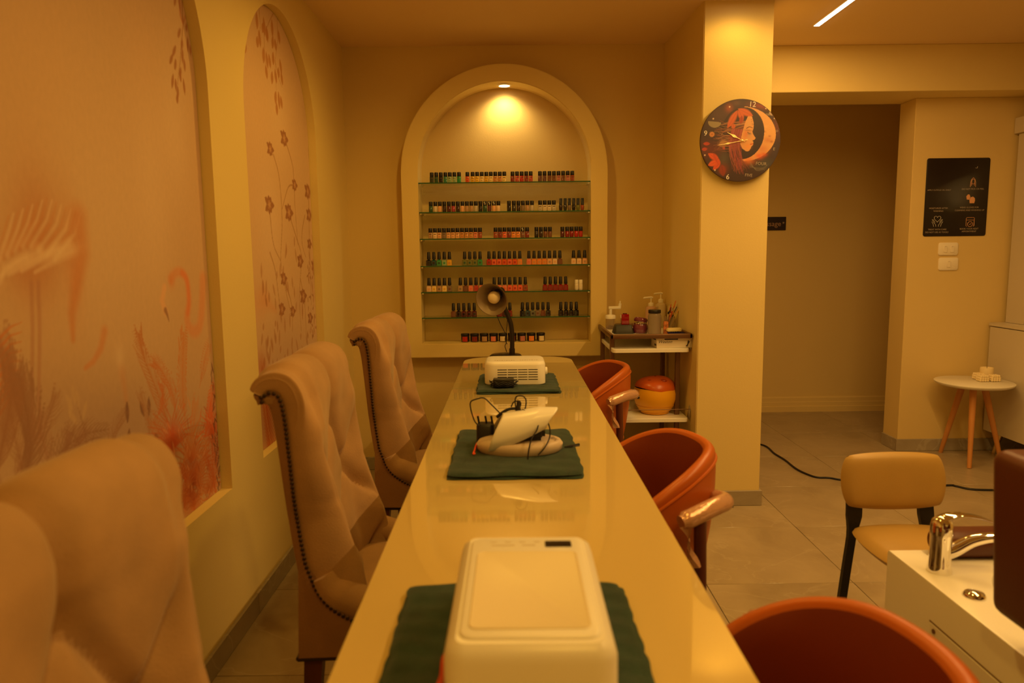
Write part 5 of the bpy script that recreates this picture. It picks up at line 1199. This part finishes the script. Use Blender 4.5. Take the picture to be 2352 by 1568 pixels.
bm = bmesh.new(); lathe(bm, [(0, 0), (.037, 0), (.038, .002), (.038, .072), (.036, .075), (.030, .070), (0, .068)], 32); link_mesh('wax', bm, CREAMW, t)
bm = bmesh.new(); tube(bm, [(0, 0, .066), (.001, 0, .082)], .0012, 6); link_mesh('wick', bm, BLACKP, t)

CX = 3.14
t = thing('sideboard', 'low white sideboard on short slanting legs against the right wall', 'cabinet', (CX+.20, 3.75, 0))
bm = bmesh.new(); box(bm, (-.18, -.90, .145), (.22, .90, .838), .003, 1); link_mesh('carcass', bm, CABM, t)
bm = bmesh.new(); box(bm, (-.205, -.91, .840), (.225, .91, .862), .003, 1); link_mesh('top_board', bm, CABM, t)
for k in range(3):
    bm = bmesh.new(); box(bm, (-.20, -.90+.602*k, .145), (-.183, -.90+.602*k+.598, .836), .0015, 1); link_mesh('door', bm, CABM, t)
for y in (-.80, .80):
    for x in (-.15, .16):
        bm = bmesh.new(); tube(bm, [(x, y, .146), (x-.02 if x < 0 else x+.02, y+.03*(1 if y > 0 else -1), 0)], [.018, .011], 12); lg = link_mesh('leg', bm, BRASS, t)
t = thing('framed_mirror', 'tall white framed mirror panel standing on the sideboard', 'mirror', (3.235, 3.75, .8625))
for y0, y1, z0, z1 in ((.73, .90, 0, 1.20), (-.90, -.73, 0, 1.20), (-.73, .73, 0, .03), (-.73, .73, 1.08, 1.20)):
    bm = bmesh.new(); box(bm, (0, y0, z0), (.05, y1, z1), .002, 1); link_mesh('frame_board', bm, CABM, t)
bm = bmesh.new(); box(bm, (-.018, -.92, 1.20), (.055, .92, 1.30), .002, 1); link_mesh('header_board', bm, CABM, t)
bm = bmesh.new(); box(bm, (.02, -.73, .03), (.028, .73, 1.08)); link_mesh('mirror_glass', bm, mat('mirror_glass', (.75, .73, .70), .03, metal=1), t, smooth=False)

# cable on the floor
fl = [at(x, y, Z=.006) for x, y in [(1700, 985), (1746, 1020), (1780, 1042), (1803, 1056), (1830, 1077), (1860, 1091), (1880, 1096), (1905, 1097), (1935, 1102), (2050, 1118), (2175, 1114), (2195, 1116), (2230, 1123), (2282, 1125), (2345, 1124)]]
fl[0] = Vector((1.45, 4.90, .006)); wire('black power cable snaking across the floor from the corridor past pillar', None, 0, .0058, 'floor_cable', pts=fl)

# ------------------------------------------------------------------ ochre chair
t = thing('low_chair', 'ochre leather low chair with black frame facing the pedicure basin', 'chair', (1.265, 2.25, 0), 0)
def pad(bm, w, d, h, r, puff, mtx, nu=20):
    rows = []
    for sgn in (1, -1):
        rows = []
        for i in range(nu+1):
            rr_ = []
            for j in range(nu+1):
                u, v = -1+2*i/nu, -1+2*j/nu
                # squircle map
                X, Y = u*math.sqrt(1-.26*v*v*abs(u)**3), v*math.sqrt(1-.26*u*u*abs(v)**3)
                e = max(0, (1-abs(u)**5)*(1-abs(v)**5))**.45
                rr_.append(mtx @ Vector((X*w/2, Y*d/2, sgn*(h/2*e+puff*e*(1-(u*u+v*v)/2)))))
            rows.append(rr_)
        grid(bm, rows)
    bmesh.ops.remove_doubles(bm, verts=bm.verts, dist=1e-5)
bm = bmesh.new(); pad(bm, .350, .190, .040, .04, .008, Matrix.Translation((0, .048, .585)) @ Matrix.Rotation(math.radians(80), 4, 'X')); link_mesh('backrest', bm, BEIGEL, t)
bm = bmesh.new(); pad(bm, .335, .34, .045, .04, .010, Matrix.Translation((0, -.13, .425))); link_mesh('seat', bm, BEIGEL, t)
BFR = mat('black_frame', (.012, .010, .010), .5)
for sx in (-1, 1):
    bm = bmesh.new(); q = catmull([(sx*.118, .075, .60), (sx*.118, .070, .53), (sx*.122, .058, .44), (sx*.134, .07, .25), (sx*.142, .10, 0)], 6)
    rows = []
    for i, c in enumerate(q):
        wdt = .013+.011*max(0, min(1, (c.z-.40)/.06))
        rows.append([c+Vector((a*wdt, b*.009, 0)) for a, b in ((-1, -1), (1, -1), (1, 1), (-1, 1))])
    grid(bm, rows, close_v=True); link_mesh('rear_leg', bm, BFR, t, smooth=False)
    bm = bmesh.new(); tube(bm, [(sx*.13, -.26, .41), (sx*.15, -.275, 0)], [.014, .010], 12); link_mesh('front_leg', bm, BFR, t)

# ------------------------------------------------------------------ pedicure station
BXl, BY1, BY0, BZ = 1.066, 1.945, 1.30, .50
t = thing('pedicure_basin', 'white pedicure basin unit with oval bowl and chrome tap', 'basin', (BXl, BY0, 0))
W_ = .62; Dp = BY1-BY0
bm = bmesh.new()
# deck with an oval hole
cx, cy, ra, rb_ = .335, .295, .205, .235
N_ = 64; outer_ = []
for i in range(N_):
    a = 2*PI*i/N_; dx, dy = math.cos(a), math.sin(a)
    sx_ = (W_-cx if dx > 0 else cx)/abs(dx) if abs(dx) > 1e-6 else 9; sy_ = (Dp-cy if dy > 0 else cy)/abs(dy) if abs(dy) > 1e-6 else 9
    s = min(sx_, sy_); outer_.append((cx+dx*s, cy+dy*s))
# snap four corners
for kx, ky in ((0, 0), (W_, 0), (W_, Dp), (0, Dp)):
    j = min(range(N_), key=lambda i: (outer_[i][0]-kx)**2+(outer_[i][1]-ky)**2); outer_[j] = (kx, ky)
def rr2(k, z, ins=0):
    return [bm.verts.new((cx+(x-cx)*(1-ins/.3), cy+(y-cy)*(1-ins/.3), z)) for x, y in outer_]
R0 = rr2(0, .02); R1 = rr2(0, BZ-.008); R1b = rr2(0, BZ-.002, .002); R2 = rr2(0, BZ, .007)
H = [[bm.verts.new((cx+ra*s*math.cos(2*PI*i/N_), cy+rb_*s*math.sin(2*PI*i/N_), BZ+dz)) for i in range(N_)] for s, dz in ((1.06, 0), (1.04, .005), (.97, .006), (.93, 0), (.88, -.05), (.80, -.13), (.55, -.165), (.1, -.17))]
seq = [R0, R1, R1b, R2]+H
for A, B in zip(seq, seq[1:]):
    for i in range(N_): bm.faces.new((A[i], A[(i+1) % N_], B[(i+1) % N_], B[i]))
bm.faces.new(H[-1])
link_mesh('body', bm, WHITEP, t)
bm = bmesh.new(); box(bm, (-.003, .05, .06), (.0005, .425, .400), .0012, 1); link_mesh('service_panel', bm, WHITEP, t)
bm = bmesh.new(); box(bm, (-.0012, .045, .4005), (.001, .43, .4045)); link_mesh('panel_gap', bm, mat('gap_shadow_plastic', (.25, .17, .1), .8), t)
bm = bmesh.new(); lathe(bm, [(0, .004), (.006, .003), (.006, 0)], 12, mtx=Matrix.Translation((-.003, .405, .386)) @ Matrix.Rotation(-PI/2, 4, 'Y')); link_mesh('screw', bm, BRONZE, t)
dk = at(2238, 1369, Z=BZ)-Vector((BXl, BY0, 0))
bm = bmesh.new(); lathe(bm, [(.026, 0), (.026, .004), (.022, .009), (.019, .007), (.015, .012), (0, .015)], 28, (dk.x, dk.y, BZ)); link_mesh('control_knob', bm, CHROME, t)
# tap
tp = at(2163, 1316, Z=BZ)-Vector((BXl, BY0, 0)); tp.y += .012
fa = bpy.data.objects.new('tap', None); COL.objects.link(fa); fa.parent = t; fa.location = (tp.x, tp.y, BZ)
bm = bmesh.new(); lathe(bm, [(0, 0), (.030, 0), (.0305, .004), (.0275, .02), (.0255, .06), (.0265, .098), (.0275, .102), (.0275, .108), (.027, .125), (.024, .140), (.014, .150), (0, .153)], 36, mtx=Matrix.Translation((0, 0, 0))); link_mesh('tap_body', bm, CHROME, fa)
bm = bmesh.new(); q = catmull([(.005, 0, .050), (.035, -.002, .060), (.075, -.006, .084), (.115, -.012, .096), (.150, -.018, .098), (.165, -.02, .090)], 6); k_ = len(q)
tube(bm, q, [.021-.0075*min(1, i/(k_*.6)) for i in range(k_)], 18); link_mesh('spout', bm, CHROME, fa)
bm = bmesh.new(); q = catmull([(-.012, .0, .138), (.010, -.001, .150), (.045, -.004, .156), (.085, -.008, .152), (.118, -.012, .142)], 6); rows = []
for i, c in enumerate(q):
    f = i/(len(q)-1); hw = .022-.010*f; th = .010-.007*f
    rows.append([c+Vector((0, hw*math.cos(2*PI*j/14), th*math.sin(2*PI*j/14))) for j in range(14)])
V = grid(bm, rows, close_v=True); bm.faces.new(V[0][::-1]); bm.faces.new(V[-1]); link_mesh('lever', bm, CHROME, fa)
# foot cushion
t = thing('foot_cushion', 'rounded brown leather foot cushion behind the chrome tap', 'cushion', (1.29, 1.905, BZ+.0005))
bm = bmesh.new(); box(bm, (-.125, -.046, 0), (.16, .046, .074), .033, 6); link_mesh('cushion', bm, BROWNL, t)
# pedicure chair side, right edge of frame
t = thing('pedicure_chair', 'dark brown leather pedicure armchair cut by the right edge', 'chair', (1.06, .62, 0))
def prof_arm(bm, y0, y1, x0, x1, zb, zt):
    box(bm, (x0, y0, zb), (x1, y1, zt), .028, 5)
a0_ = at(2254, 1250, Y=1.47); 
AX = a0_.x-1.06
for x in (AX, AX+.62):
    bm = bmesh.new(); prof_arm(bm, -.55, .85, x, x+.14, .585, .932); bmesh.ops.translate(bm, verts=[v for v in bm.verts if v.co.z < .70 and v.co.y > .7], vec=(0, -.03, 0)); link_mesh('armrest', bm, BROWNL, t)
    bm = bmesh.new(); tube(bm, [(x+.006, -.52, .905), (x+.006, .82, .905)], .004, 6); link_mesh('piping', bm, BROWNL, t)
    bm = bmesh.new(); box(bm, (x+.02, -.5, .05), (x+.12, .66, .60), .01, 2); link_mesh('arm_panel', bm, WHITEP, t)
bm = bmesh.new(); box(bm, (AX+.14, -.5, .40), (AX+.62, .45, .56), .04, 4); link_mesh('seat', bm, BROWNL, t)
bm = bmesh.new(); box(bm, (AX+.12, -.72, .45), (AX+.64, -.50, 1.15), .05, 4); link_mesh('backrest', bm, BROWNL, t)
bm = bmesh.new(); box(bm, (AX+.12, -.6, 0), (AX+.64, .5, .40), .01, 2); link_mesh('pedestal', bm, WHITEP, t)
